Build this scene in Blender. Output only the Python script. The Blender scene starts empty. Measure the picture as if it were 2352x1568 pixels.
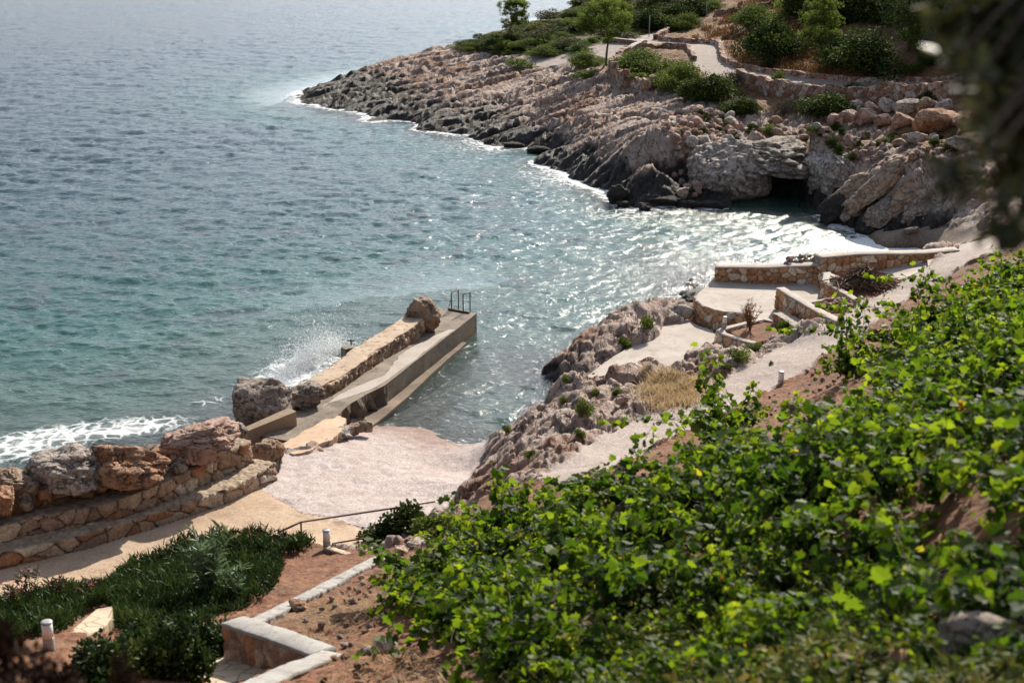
import bpy, math, random
import numpy as np
from mathutils import Vector
from mathutils.geometry import tessellate_polygon

R = np.random.default_rng(7)
random.seed(7)
scene = bpy.context.scene
COL = scene.collection

# ---------------------------------------------------------------- camera model (used to survey the site)
F, CX, CY = 3267.0, 1176.0, 784.0
TH = math.radians(17.6)
ST, CT = math.sin(TH), math.cos(TH)
CZ = 16.0
SUN_AZ, SUN_EL = math.radians(22), math.radians(33)


def ray(px, py):
    a = (px - CX) / F
    b = (CY - py) / F
    return np.array([a, CT + b * ST, -ST + b * CT])


def P(px, py, z):
    d = ray(px, py)
    t = (z - CZ) / d[2]
    return np.array([d[0] * t, d[1] * t, z])


def Pt(px, py, t):
    d = ray(px, py)
    return np.array([d[0] * t, d[1] * t, CZ + d[2] * t])


def proj(x, y, z):
    dz = z - CZ
    t = y * CT - dz * ST
    t = np.where(np.abs(t) < 1e-6, 1e-6, t)
    up = y * ST + dz * CT
    return CX + F * x / t, CY - F * up / t, t


# ---------------------------------------------------------------- noise
_prm = np.random.default_rng(11).permutation(256).astype(np.int64)
_prm = np.concatenate([_prm, _prm, _prm])
_g = np.random.default_rng(12).normal(size=(256, 3))
_g /= np.linalg.norm(_g, axis=1)[:, None]


def perlin(x, y, z=None):
    x = np.asarray(x, float)
    y = np.asarray(y, float)
    z = np.zeros_like(x) + 0.37 if z is None else np.asarray(z, float)
    xi, yi, zi = np.floor(x).astype(int), np.floor(y).astype(int), np.floor(z).astype(int)
    xf, yf, zf = x - xi, y - yi, z - zi
    u, v, w = [t * t * t * (t * (t * 6 - 15) + 10) for t in (xf, yf, zf)]
    xi &= 255
    yi &= 255
    zi &= 255

    def gr(dx, dy, dz):
        h = _prm[_prm[_prm[xi + dx] + yi + dy] + zi + dz]
        g = _g[h]
        return g[..., 0] * (xf - dx) + g[..., 1] * (yf - dy) + g[..., 2] * (zf - dz)
    x1 = gr(0, 0, 0) * (1 - u) + gr(1, 0, 0) * u
    x2 = gr(0, 1, 0) * (1 - u) + gr(1, 1, 0) * u
    y1 = x1 * (1 - v) + x2 * v
    x1 = gr(0, 0, 1) * (1 - u) + gr(1, 0, 1) * u
    x2 = gr(0, 1, 1) * (1 - u) + gr(1, 1, 1) * u
    y2 = x1 * (1 - v) + x2 * v
    return (y1 * (1 - w) + y2 * w) * 1.6


def fbm(x, y, z=None, o=4, lac=2.03, gain=0.5):
    s = 0
    a = 1.0
    f = 1.0
    for i in range(o):
        s = s + a * perlin(x * f + 17.3 * i, y * f - 9.1 * i, None if z is None else z * f + 3.7 * i)
        a *= gain
        f *= lac
    return s


def billow(x, y, z=None, o=4):
    s = 0
    a = 1.0
    f = 1.0
    for i in range(o):
        s = s + a * np.abs(perlin(x * f + 7.3 * i, y * f - 19.1 * i, None if z is None else z * f + 3.7 * i))
        a *= 0.5
        f *= 2.1
    return s


def vor2(x, y, seed=0, jit=0.9):
    """nearest, second nearest distance and a random id per cell"""
    xi, yi = np.floor(x).astype(np.int64), np.floor(y).astype(np.int64)
    d1 = np.full(x.shape, 9.0)
    d2 = np.full(x.shape, 9.0)
    cid = np.zeros(x.shape)
    for dx in (-1, 0, 1):
        for dy in (-1, 0, 1):
            a, b = xi + dx, yi + dy
            h = (a * 374761393 + b * 668265263 + seed * 144269) & 0x7fffffff
            h = ((h ^ (h >> 13)) * 1274126177) & 0x7fffffff
            r1 = (h & 1023) / 1023.0
            r2 = ((h >> 10) & 1023) / 1023.0
            r3 = ((h >> 20) & 1023) / 1023.0
            px = a + 0.5 + (r1 - 0.5) * jit
            py = b + 0.5 + (r2 - 0.5) * jit
            d = np.hypot(px - x, py - y)
            n = d < d1
            d2 = np.where(n, d1, np.minimum(d2, d))
            cid = np.where(n, (r3 * 7.13 + r1) % 1.0, cid)
            d1 = np.where(n, d, d1)
    return d1, d2, cid


def sstep(a, b, x):
    t = np.clip((x - a) / (b - a), 0, 1)
    return t * t * (3 - 2 * t)


def inpoly(px, py, poly):
    px = np.asarray(px, float)
    py = np.asarray(py, float)
    c = np.zeros(px.shape, bool)
    n = len(poly)
    for i in range(n):
        x1, y1 = poly[i]
        x2, y2 = poly[(i + 1) % n]
        if y1 == y2:
            continue
        k = (y1 > py) != (y2 > py)
        c ^= k & (px < (x2 - x1) * (py - y1) / (y2 - y1) + x1)
    return c


# ---------------------------------------------------------------- meshes and objects
def mesh(name, V, faces, mats, attrs=None, smooth=True, mid=None):
    """V (n,3); faces: list of (m,k) int arrays"""
    V = np.asarray(V, np.float32)
    if isinstance(faces, np.ndarray):
        faces = [faces]
    faces = [np.asarray(f, np.int32) for f in faces if len(f)]
    me = bpy.data.meshes.new(name)
    nl = sum(f.size for f in faces)
    nf = sum(len(f) for f in faces)
    me.vertices.add(len(V))
    me.vertices.foreach_set('co', V.ravel())
    me.loops.add(nl)
    me.loops.foreach_set('vertex_index', np.concatenate([f.ravel() for f in faces]))
    me.polygons.add(nf)
    tot = np.concatenate([np.full(len(f), f.shape[1], np.int32) for f in faces])
    st = np.concatenate([[0], np.cumsum(tot)[:-1]]).astype(np.int32)
    me.polygons.foreach_set('loop_start', st)
    me.polygons.foreach_set('loop_total', tot)
    me.polygons.foreach_set('use_smooth', np.full(nf, smooth))
    if not isinstance(mats, (list, tuple)):
        mats = [mats]
    for m in mats:
        me.materials.append(m)
    if mid is not None:
        me.polygons.foreach_set('material_index', np.asarray(mid, np.int32))
    for k, v in (attrs or {}).items():
        v = np.asarray(v, np.float32)
        if v.ndim == 1:
            a = me.attributes.new(k, 'FLOAT', 'POINT')
            a.data.foreach_set('value', v)
        else:
            a = me.attributes.new(k, 'FLOAT_COLOR', 'POINT')
            c = np.ones((len(v), 4), np.float32)
            c[:, :3] = v
            a.data.foreach_set('color', c.ravel())
    me.update()
    me.validate()
    return me


def link(name, me, parent=None, loc=None):
    o = bpy.data.objects.new(name, me)
    COL.objects.link(o)
    if parent is not None:
        o.parent = parent
    if loc is not None:
        o.location = loc
    return o


def tag(o, label, cat, group=None, kind=None):
    o['label'] = label
    o['category'] = cat
    if group:
        o['group'] = group
    if kind:
        o['kind'] = kind
    return o


def empty(name, loc, label, cat, group=None):
    o = bpy.data.objects.new(name, None)
    COL.objects.link(o)
    o.location = loc
    o.empty_display_size = 0.2
    return tag(o, label, cat, group)


def part(name, V, faces, mat, parent, attrs=None, smooth=True, mid=None):
    """V in world coordinates; parent an unrotated object"""
    V = np.asarray(V, float) - np.array(parent.location)
    g = parent.parent
    while g is not None:
        V = V - np.array(g.location)
        g = g.parent
    return link(name, mesh(name, V, faces, mat, attrs, smooth, mid), parent)


def solo(name, V, faces, mat, label, cat, group=None, attrs=None, smooth=True, mid=None, kind=None):
    V = np.asarray(V, float)
    lo, hi = V.min(0), V.max(0)
    o0 = np.array([(lo[0] + hi[0]) / 2, (lo[1] + hi[1]) / 2, lo[2]])
    o = link(name, mesh(name, V - o0, faces, mat, attrs, smooth, mid), None, o0)
    return tag(o, label, cat, group, kind)


def structure(name, V, faces, mat, attrs=None, smooth=True):
    o = link(name, mesh(name, V, faces, mat, attrs, smooth))
    o['kind'] = 'structure'
    return o


def copy_thing(o, loc, rz=0.0, sc=1.0, label=None, group=None):
    c = o.copy()
    COL.objects.link(c)
    c.location = loc
    c.rotation_euler = (0, 0, rz)
    c.scale = (sc, sc, sc) if np.isscalar(sc) else sc
    if label:
        c['label'] = label
    if group:
        c['group'] = group
    for ch in list(o.children):
        k = ch.copy()
        COL.objects.link(k)
        k.parent = c
        for g in list(ch.children):
            q = g.copy()
            COL.objects.link(q)
            q.parent = k
    return c


def grid_faces(nr, nc, wrap=False):
    i = np.arange(nr - 1)[:, None]
    j = np.arange(nc if wrap else nc - 1)[None, :]
    a = i * nc + j
    b = i * nc + (j + 1) % nc
    return np.stack([a, b, b + nc, a + nc], -1).reshape(-1, 4)


def tube(pts, rad, sides=6, cap=True):
    pts = np.asarray(pts, float)
    n = len(pts)
    rad = np.full(n, rad, float) if np.isscalar(rad) else np.interp(np.linspace(0, 1, n), np.linspace(0, 1, len(rad)), rad)
    V = []
    for i in range(n):
        d = pts[min(i + 1, n - 1)] - pts[max(i - 1, 0)]
        d = d / (np.linalg.norm(d) + 1e-9)
        u = np.cross(d, [0, 0, 1.0])
        if np.linalg.norm(u) < 0.05:
            u = np.cross(d, [0, 1.0, 0])
        u /= np.linalg.norm(u)
        w = np.cross(d, u)
        an = np.arange(sides) / sides * 2 * np.pi
        V.append(pts[i] + rad[i] * (np.cos(an)[:, None] * u + np.sin(an)[:, None] * w))
    V = np.concatenate(V)
    Fq = grid_faces(n, sides, True)
    fs = [Fq]
    if cap:
        fs.append(np.arange(sides)[None, ::-1])
        fs.append((np.arange(sides) + (n - 1) * sides)[None, :])
    return V, fs


def merge(items):
    """items: list of (V, faces-list) -> V, faces by vertex count"""
    Vs = []
    by = {}
    o = 0
    for V, fs in items:
        V = np.asarray(V, float)
        if isinstance(fs, np.ndarray):
            fs = [fs]
        for f in fs:
            f = np.asarray(f)
            if len(f):
                by.setdefault(f.shape[1], []).append(f + o)
        Vs.append(V)
        o += len(V)
    return np.concatenate(Vs), [np.concatenate(v) for v in by.values()]


def box(c, s, rz=0.0):
    """box from centre-bottom c and size s"""
    x, y, z = s[0] / 2, s[1] / 2, s[2]
    V = np.array([[-x, -y, 0], [x, -y, 0], [x, y, 0], [-x, y, 0], [-x, -y, z], [x, -y, z], [x, y, z], [-x, y, z]])
    ca, sa = math.cos(rz), math.sin(rz)
    V = np.stack([V[:, 0] * ca - V[:, 1] * sa, V[:, 0] * sa + V[:, 1] * ca, V[:, 2]], 1) + np.asarray(c)
    Fq = np.array([[0, 3, 2, 1], [4, 5, 6, 7], [0, 1, 5, 4], [1, 2, 6, 5], [2, 3, 7, 6], [3, 0, 4, 7]])
    return V, Fq


def lathe(c, prof, sides=16):
    V = []
    an = np.arange(sides) / sides * 2 * np.pi
    for r, z in prof:
        V.append(np.stack([c[0] + r * np.cos(an), c[1] + r * np.sin(an), np.full(sides, c[2] + z)], 1))
    V = np.concatenate(V)
    n = len(prof)
    return V, [grid_faces(n, sides, True), np.arange(sides)[None, ::-1], (np.arange(sides) + (n - 1) * sides)[None]]


_ico = {}


def ico(sub):
    if sub in _ico:
        return _ico[sub]
    import bmesh
    bm = bmesh.new()
    bmesh.ops.create_icosphere(bm, subdivisions=sub, radius=1.0)
    V = np.array([v.co[:] for v in bm.verts])
    Fq = np.array([[v.index for v in f.verts] for f in bm.faces])
    bm.free()
    V /= np.linalg.norm(V, axis=1)[:, None]
    _ico[sub] = (V, Fq)
    return _ico[sub]


def resample(pts, ds):
    pts = np.asarray(pts, float)
    seg = np.hypot(*(np.diff(pts[:, :2], axis=0).T))
    s = np.concatenate([[0], np.cumsum(seg)])
    n = max(2, int(math.ceil(s[-1] / ds)) + 1)
    q = np.linspace(0, s[-1], n)
    return np.stack([np.interp(q, s, pts[:, k]) for k in range(pts.shape[1])], 1), q


def chaikin(pts, it=2):
    pts = np.asarray(pts, float)
    for _ in range(it):
        a = pts[:-1] * 0.75 + pts[1:] * 0.25
        b = pts[:-1] * 0.25 + pts[1:] * 0.75
        m = np.empty((2 * len(a), pts.shape[1]))
        m[0::2] = a
        m[1::2] = b
        pts = np.concatenate([pts[:1], m, pts[-1:]])
    return pts
# ---------------------------------------------------------------- materials
class M:
    def __init__(s, name):
        s.m = bpy.data.materials.new(name)
        s.m.use_nodes = True
        s.t = s.m.node_tree
        s.t.nodes.clear()
        s.out = s.t.nodes.new('ShaderNodeOutputMaterial')

    def n(s, typ, ins=None, **props):
        nd = s.t.nodes.new('ShaderNode' + typ)
        for k, v in props.items():
            setattr(nd, k, v)
        for k, v in (ins or {}).items():
            s.set(nd.inputs[k], v)
        return nd

    def set(s, sock, v):
        if isinstance(v, bpy.types.NodeSocket):
            s.t.links.new(v, sock)
        elif isinstance(v, tuple) and len(v) == 3 and sock.type == 'RGBA':
            sock.default_value = (*v, 1)
        else:
            sock.default_value = v

    def pos(s):
        return s.n('NewGeometry').outputs['Position']

    def obj(s):
        return s.n('TexCoord').outputs['Object']

    def noise(s, vec, scale, detail=4, rough=0.55, dist=0.0):
        return s.n('TexNoise', {'Vector': vec, 'Scale': scale, 'Detail': detail, 'Roughness': rough, 'Distortion': dist}).outputs[0]

    def ramp(s, fac, stops, interp='LINEAR'):
        r = s.n('ValToRGB')
        r.color_ramp.interpolation = interp
        e = r.color_ramp.elements
        while len(e) < len(stops):
            e.new(0.5)
        for i, (p, c) in enumerate(stops):
            e[i].position = p
            e[i].color = (*c, 1) if isinstance(c, tuple) else (c, c, c, 1)
        s.set(r.inputs[0], fac)
        return r.outputs[0]

    def mix(s, f, a, b, mode='MIX'):
        n = s.n('Mix', data_type='RGBA', blend_type=mode)
        s.set(n.inputs[0], f)
        s.set(n.inputs[6], a)
        s.set(n.inputs[7], b)
        return n.outputs[2]

    def math(s, op, a, b=0.0, c=0.0, clamp=False):
        n = s.n('Math', operation=op, use_clamp=clamp)
        s.set(n.inputs[0], a)
        s.set(n.inputs[1], b)
        s.set(n.inputs[2], c)
        return n.outputs[0]

    def mr(s, v, a, b, c=0.0, d=1.0):
        n = s.n('MapRange', {'Value': v, 1: a, 2: b, 3: c, 4: d})
        n.interpolation_type = 'SMOOTHSTEP'
        return n.outputs[0]

    def attr(s, name, col=False):
        return s.n('Attribute', attribute_name=name).outputs['Color' if col else 'Fac']

    def bump(s, h, strength, dist):
        return s.n('Bump', {'Height': h, 'Strength': strength, 'Distance': dist}).outputs[0]

    def bsdf(s, **k):
        ins = {kk.replace('_', ' '): v for kk, v in k.items()}
        return s.n('BsdfPrincipled', ins).outputs[0]

    def done(s, sh):
        s.t.links.new(sh, s.out.inputs[0])
        return s.m


def sepz(m, v):
    return m.n('SeparateXYZ', {0: v}).outputs[2]


def mat_rock():
    m = M('limestone')
    p = m.pos()
    n1 = m.noise(p, 1.1, 8, 0.6)
    n2 = m.noise(p, 6.0, 7, 0.65, 0.6)
    n3 = m.noise(p, 0.35, 5, 0.6)
    n4 = m.noise(p, 22.0, 4, 0.7)
    mp = m.n('Mapping', {'Vector': p, 'Rotation': (0, 0, -1.908), 'Scale': (3.0, 0.6, 2.0)}).outputs[0]
    n5 = m.noise(mp, 1.6, 7, 0.7, 0.4)
    crk = m.mr(m.math('ABSOLUTE', m.math('SUBTRACT', m.noise(mp, 0.75, 6, 0.62, 0.3), 0.5)), 0.0, 0.02, 1.0, 0.0)
    base = m.ramp(n1, [(0.28, (0.37, 0.255, 0.20)), (0.45, (0.55, 0.41, 0.34)), (0.66, (0.67, 0.55, 0.48))])
    base = m.mix(m.mr(n3, 0.47, 0.66, 0.0, 0.85), base, (0.38, 0.19, 0.11))
    base = m.mix(m.mr(n2, 0.60, 0.78, 0.0, 0.6), base, (0.17, 0.13, 0.11))
    base = m.mix(m.mr(n4, 0.35, 0.65, 0.35, 0.0), base, (0.16, 0.11, 0.08))
    base = m.mix(m.mr(n5, 0.28, 0.46, 0.55, 0.0), base, (0.22, 0.155, 0.125))
    base = m.mix(m.math('MULTIPLY', crk, 0.7), base, (0.07, 0.055, 0.045))
    # scrub earth on the upper slope
    so = m.attr('soil')
    ns = m.noise(p, 0.9, 6, 0.65)
    sm = m.mr(m.math('ADD', so, m.math('MULTIPLY', m.math('SUBTRACT', ns, 0.5), 1.3)), 0.42, 0.6)
    earth = m.ramp(m.noise(p, 2.2, 7, 0.7), [(0.3, (0.20, 0.085, 0.04)), (0.48, (0.30, 0.155, 0.075)), (0.62, (0.36, 0.235, 0.10)), (0.75, (0.17, 0.15, 0.055))])
    mo = m.math('ADD', m.attr('moss'), m.math('MULTIPLY', m.math('SUBTRACT', m.noise(p, 0.7, 6, 0.65, 0.5), 0.5), 1.6))
    earth = m.mix(m.mr(mo, 0.45, 0.75, 0.0, 0.9), earth, m.ramp(m.noise(p, 3.0, 5, 0.7), [(0.35, (0.045, 0.055, 0.015)), (0.55, (0.13, 0.145, 0.03)), (0.7, (0.25, 0.20, 0.06))]))
    earth = m.mix(m.mr(n4, 0.4, 0.6), m.mix(0.5, earth, (0.10, 0.05, 0.03)), earth)
    base = m.mix(sm, base, earth)
    # black tide line
    z = sepz(m, p)
    h = m.math('SUBTRACT', z, m.math('MULTIPLY', m.math('SUBTRACT', m.noise(p, 0.7, 5, 0.6), 0.42), 2.6))
    wet = m.mr(m.math('SUBTRACT', h, m.attr('tide')), -0.35, 0.3, 1.0, 0.0)
    base = m.mix(m.math('MULTIPLY', wet, m.mr(n2, 0.25, 0.75, 1.0, 0.9)), base, (0.012, 0.0105, 0.009))
    rough = m.math('SUBTRACT', 0.92, m.math('MULTIPLY', wet, 0.27))
    hgt = m.math('ADD', m.math('ADD', m.math('MULTIPLY', n2, 0.6), m.math('MULTIPLY', n4, 0.25)), m.math('SUBTRACT', m.math('MULTIPLY', n5, 1.2), m.math('MULTIPLY', crk, 0.5)))
    return m.done(m.bsdf(Base_Color=base, Roughness=rough, Normal=m.bump(hgt, 1.0, 0.2)))


def mat_attr(name, bscale=14.0, bdist=0.03, rough=0.92, var=0.35):
    m = M(name)
    p = m.pos()
    c = m.attr('col', True)
    n1 = m.noise(p, bscale, 6, 0.65)
    n2 = m.noise(p, bscale * 0.22, 4, 0.6)
    f = m.math('MULTIPLY', m.mr(n1, 0.3, 0.7, 1 - var, 1 + var * 0.6), m.mr(n2, 0.3, 0.7, 1 - var * 0.7, 1.12))
    c = m.mix(1.0, c, m.n('CombineColor', {0: f, 1: f, 2: f}).outputs[0], 'MULTIPLY')
    return m.done(m.bsdf(Base_Color=c, Roughness=rough, Normal=m.bump(n1, 0.8, bdist)))


def mat_boulder(name, light, mid, dark, iron, ironamt=0.5, pit=0.5):
    m = M(name)
    o = m.obj()
    rnd = m.n('ObjectInfo').outputs['Random']
    o = m.n('VectorMath', {0: o, 1: m.n('CombineXYZ', {0: m.math('MULTIPLY', rnd, 37.0), 1: m.math('MULTIPLY', rnd, 91.0)}).outputs[0]}, operation='ADD').outputs[0]
    n1 = m.noise(o, 1.6, 7, 0.62)
    n2 = m.noise(o, 9.0, 6, 0.68, 0.5)
    n3 = m.noise(o, 0.8, 5, 0.6, 0.8)
    c = m.ramp(n1, [(0.3, mid), (0.62, light)])
    c = m.mix(m.mr(n3, 0.62 - 0.25 * ironamt, 0.78 - 0.2 * ironamt, 0.0, 0.9), c, iron)
    c = m.mix(m.mr(n2, 0.62 - 0.18 * pit, 0.78 - 0.14 * pit, 0.0, 0.85), c, dark)
    c = m.mix(m.mr(rnd, 0.0, 1.0, 0.0, 0.35), c, iron)
    h = m.math('ADD', n2, m.math('MULTIPLY', m.noise(o, 30, 3, 0.7), 0.4))
    z = sepz(m, m.pos())
    wet = m.mr(m.math('ADD', z, m.math('MULTIPLY', n1, 0.3)), 0.15, 0.45, 1.0, 0.0)
    c = m.mix(wet, c, (0.02, 0.018, 0.015))
    crk = m.mr(m.math('ABSOLUTE', m.math('SUBTRACT', m.noise(o, 1.9, 6, 0.65, 0.4), 0.5)), 0.0, 0.03, 1.0, 0.0)
    c = m.mix(m.math('MULTIPLY', crk, 0.6), c, dark)
    h = m.math('SUBTRACT', h, m.math('MULTIPLY', crk, 0.5))
    return m.done(m.bsdf(Base_Color=c, Roughness=0.93, Normal=m.bump(h, 1.0, 0.09)))


def mat_ground(name, stops, s1, s2, bs, bd, spots=None, rough=0.95, big=None):
    m = M(name)
    p = m.pos()
    n1 = m.noise(p, s1, 6, 0.65)
    n2 = m.noise(p, s2, 3, 0.7)
    c = m.ramp(n1, stops)
    if spots:
        v = m.n('TexVoronoi', {'Vector': p, 'Scale': spots[0]}).outputs['Color']
        vv = m.n('SeparateColor', {0: v}).outputs[0]
        c = m.mix(m.mr(vv, 0.55, 0.95, 0.0, spots[2]), c, spots[1])
        vb = m.n('SeparateColor', {0: v}).outputs[1]
        c = m.mix(m.mr(vb, 0.6, 1.0, 0.0, 0.5), c, spots[3])
    if big:
        c = m.mix(m.mr(m.noise(p, big[0], 5, 0.6, 0.5), 0.48, 0.66, 0.0, big[2]), c, big[1])
    c = m.mix(m.mr(n2, 0.3, 0.7, 0.32, 0.0), c, (0.05, 0.035, 0.03))
    wet = m.mr(m.math('ADD', sepz(m, p), m.math('MULTIPLY', n1, 0.12)), 0.04, 0.40, 0.85, 0.0)
    c = m.mix(wet, c, m.mix(1.0, c, (0.5, 0.36, 0.28), 'MULTIPLY'))
    return m.done(m.bsdf(Base_Color=c, Roughness=rough, Normal=m.bump(m.math('ADD', n2, m.math('MULTIPLY', n1, 0.5)), bs, bd)))


def mat_leaf(name, stops, transl, tstops=None, rough=0.42, spec=0.5):
    """leaf colour by the per-leaf value 'rnd'"""
    m = M(name)
    r = m.attr('rnd')
    orr = m.n('ObjectInfo').outputs['Random']
    f = m.math('ADD', m.math('MULTIPLY', r, 0.85), m.math('MULTIPLY', orr, 0.15))
    c = m.ramp(f, stops)
    ct = m.ramp(f, tstops or stops)
    b = m.bsdf(Base_Color=c, Roughness=rough, Specular_IOR_Level=spec)
    t = m.n('BsdfTranslucent', {'Color': ct}).outputs[0]
    return m.done(m.n('MixShader', {0: transl, 1: b, 2: t}).outputs[0])


def mat_plain(name, c, rough=0.6, metal=0.0, var=0.25, scale=12.0, dark=None):
    m = M(name)
    p = m.obj()
    n = m.noise(p, scale, 5, 0.65)
    d = dark or tuple(x * (1 - var) for x in c)
    col = m.ramp(n, [(0.35, d), (0.62, c)])
    return m.done(m.bsdf(Base_Color=col, Roughness=rough, Metallic=metal, Normal=m.bump(n, 0.25, 0.01)))


def mat_stain(name, a, b, stain, s=0.8, amt=0.7, rust=None, bscale=25.0, patch=None):
    m = M(name)
    p = m.pos()
    n0 = m.noise(p, s, 7, 0.66, 0.7)
    n1 = m.noise(p, s * 5, 6, 0.7)
    n2 = m.noise(p, bscale, 4, 0.7)
    c = m.ramp(n0, [(0.32, a), (0.62, b)])
    c = m.mix(m.mr(n1, 0.5, 0.68, 0.0, amt), c, stain)
    if rust:
        c = m.mix(m.mr(m.noise(p, s * 1.7, 5, 0.6, 0.3), 0.54, 0.7, 0.0, 0.8), c, rust)
    c = m.mix(m.mr(n2, 0.3, 0.7, 0.2, 0.0), c, (0.06, 0.05, 0.04))
    if patch:
        v = m.n('TexVoronoi', {'Vector': p, 'Scale': patch[0]}, feature='DISTANCE_TO_EDGE').outputs[0]
        c = m.mix(m.mr(v, 0.015, 0.05, 0.85, 0.0), c, patch[1])
    z = sepz(m, p)
    c = m.mix(m.mr(m.math('ADD', z, m.math('MULTIPLY', n0, 0.35)), 0.12, 0.42, 0.85, 0.0), c, (0.035, 0.028, 0.02))
    return m.done(m.bsdf(Base_Color=c, Roughness=0.9, Normal=m.bump(m.math('ADD', n1, n2), 0.5, 0.02)))


def mat_water():
    m = M('sea_water')
    p = m.pos()
    dep = m.attr('depth')
    # body colour: shallow sand-green to deep teal to navy
    dn = m.mr(dep, 0.0, 9.0)
    n = m.noise(p, 0.16, 4, 0.6)
    body = m.ramp(m.math('DIVIDE', dep, 10.0, clamp=True), [(0.0, (0.20, 0.24, 0.18)), (0.09, (0.105, 0.20, 0.155)), (0.22, (0.008, 0.080, 0.066)), (0.45, (0.005, 0.050, 0.054)), (1.0, (0.006, 0.026, 0.042))])
    weed = m.math('MULTIPLY', m.mr(m.noise(p, 0.42, 5, 0.62, 0.6), 0.52, 0.62), m.mr(dep, 0.9, 1.6, 0.0, 0.55))
    weed = m.math('MULTIPLY', weed, m.mr(dep, 4.0, 7.0, 1.0, 0.0))
    body = m.mix(weed, body, (0.022, 0.026, 0.034))
    opac = m.mr(dep, 0.0, 2.6, 0.04, 1.0)
    # small ripples below the resolution of the mesh
    b1 = m.n('Mapping', {'Vector': p, 'Rotation': (0, 0, 0.25), 'Scale': (1.0, 1.9, 1.0)}).outputs[0]
    rip = m.math('ADD', m.noise(b1, 3.0, 3, 0.6), m.math('MULTIPLY', m.noise(b1, 9.0, 3, 0.6), 0.45))
    nrm = m.bump(rip, 1.0, 0.055)
    diff = m.n('BsdfDiffuse', {'Color': body, 'Normal': nrm}).outputs[0]
    tr = m.n('BsdfTransparent', {'Color': (0.74, 0.88, 0.84)}).outputs[0]
    under = m.n('MixShader', {0: opac, 1: tr, 2: diff}).outputs[0]
    gl = m.n('BsdfGlossy', {'Color': (1, 1, 1), 'Roughness': 0.2, 'Normal': nrm}, distribution='BECKMANN').outputs[0]
    fr = m.n('Fresnel', {'IOR': 1.34, 'Normal': nrm}).outputs[0]
    w = m.n('MixShader', {0: fr, 1: under, 2: gl}).outputs[0]
    # foam
    fo = m.attr('foam')
    fn = m.noise(p, 1.5, 6, 0.68, 1.2)
    v = m.n('TexVoronoi', {'Vector': m.n('VectorMath', {0: p, 1: m.n('VectorMath', {0: m.n('TexNoise', {'Vector': p, 'Scale': 1.3, 'Detail': 3}).outputs[1], 1: (0.9, 0.9, 0.9)}, operation='MULTIPLY').outputs[0]}, operation='ADD').outputs[0], 'Scale': 1.9}, feature='DISTANCE_TO_EDGE').outputs[0]
    lace = m.mr(v, 0.0, 0.2, 1.0, 0.0)
    pat = m.math('ADD', m.math('MULTIPLY', fn, 0.75), m.math('MULTIPLY', lace, 0.3))
    fac = m.mr(m.math('ADD', fo, pat), 0.92, 1.42, 0.0, 0.95)
    fac = m.math('MULTIPLY', fac, m.mr(m.noise(p, 14.0, 3, 0.7), 0.3, 0.6, 0.45, 1.0))
    fb = m.n('BsdfDiffuse', {'Color': (0.86, 0.88, 0.88)}).outputs[0]
    return m.done(m.n('MixShader', {0: fac, 1: w, 2: fb}).outputs[0])


MT = {}
MT['rock'] = mat_rock()
MT['wall'] = mat_attr('laid_stone', 16, 0.03)
MT['drywall'] = mat_attr('dry_stone', 9, 0.04)
MT['b_grey'] = mat_boulder('grey_boulder', (0.46, 0.40, 0.345), (0.26, 0.215, 0.18), (0.06, 0.05, 0.042), (0.24, 0.15, 0.09), 0.15, 0.8)
MT['b_pink'] = mat_boulder('pink_boulder', (0.62, 0.47, 0.40), (0.44, 0.29, 0.225), (0.16, 0.09, 0.065), (0.40, 0.19, 0.11), 0.4, 0.4)
MT['b_orange'] = mat_boulder('orange_boulder', (0.50, 0.31, 0.20), (0.34, 0.17, 0.09), (0.085, 0.055, 0.042), (0.38, 0.155, 0.06), 0.5, 0.55)
MT['b_tan'] = mat_boulder('tan_boulder', (0.44, 0.345, 0.255), (0.29, 0.20, 0.14), (0.10, 0.07, 0.05), (0.36, 0.17, 0.08), 0.4, 0.2)
MT['b_pale'] = mat_boulder('pale_boulder', (0.64, 0.58, 0.525), (0.42, 0.36, 0.315), (0.07, 0.06, 0.052), (0.33, 0.21, 0.14), 0.1, 0.6)
MT['b_black'] = mat_boulder('black_boulder', (0.05, 0.042, 0.036), (0.02, 0.018, 0.015), (0.01, 0.009, 0.008), (0.05, 0.03, 0.02), 0.2, 0.5)
MT['pebble'] = mat_ground('pebbles', [(0.3, (0.36, 0.285, 0.26)), (0.55, (0.50, 0.415, 0.385)), (0.75, (0.59, 0.505, 0.475))], 3.0, 30.0, 0.7, 0.03, (26.0, (0.30, 0.22, 0.2), 0.6, (0.75, 0.70, 0.68)), big=(0.5, (0.44, 0.33, 0.28), 0.35))
MT['cove'] = mat_ground('cove_pebbles', [(0.3, (0.16, 0.115, 0.085)), (0.7, (0.26, 0.195, 0.15))], 2.0, 22.0, 0.6, 0.03, (20.0, (0.1, 0.08, 0.07), 0.5, (0.34, 0.28, 0.24)))
MT['gravel'] = mat_ground('path_gravel', [(0.3, (0.30, 0.23, 0.195)), (0.6, (0.40, 0.335, 0.295)), (0.8, (0.47, 0.405, 0.36))], 1.6, 24.0, 0.7, 0.03, (22.0, (0.25, 0.17, 0.14), 0.5, (0.6, 0.53, 0.49)))
MT['dirt'] = mat_ground('path_dirt', [(0.3, (0.36, 0.24, 0.15)), (0.55, (0.50, 0.355, 0.24)), (0.78, (0.58, 0.44, 0.32))], 0.9, 20.0, 0.5, 0.015, (16.0, (0.24, 0.14, 0.08), 0.3, (0.52, 0.4, 0.3)), big=(0.5, (0.52, 0.39, 0.27), 0.6))
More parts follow.
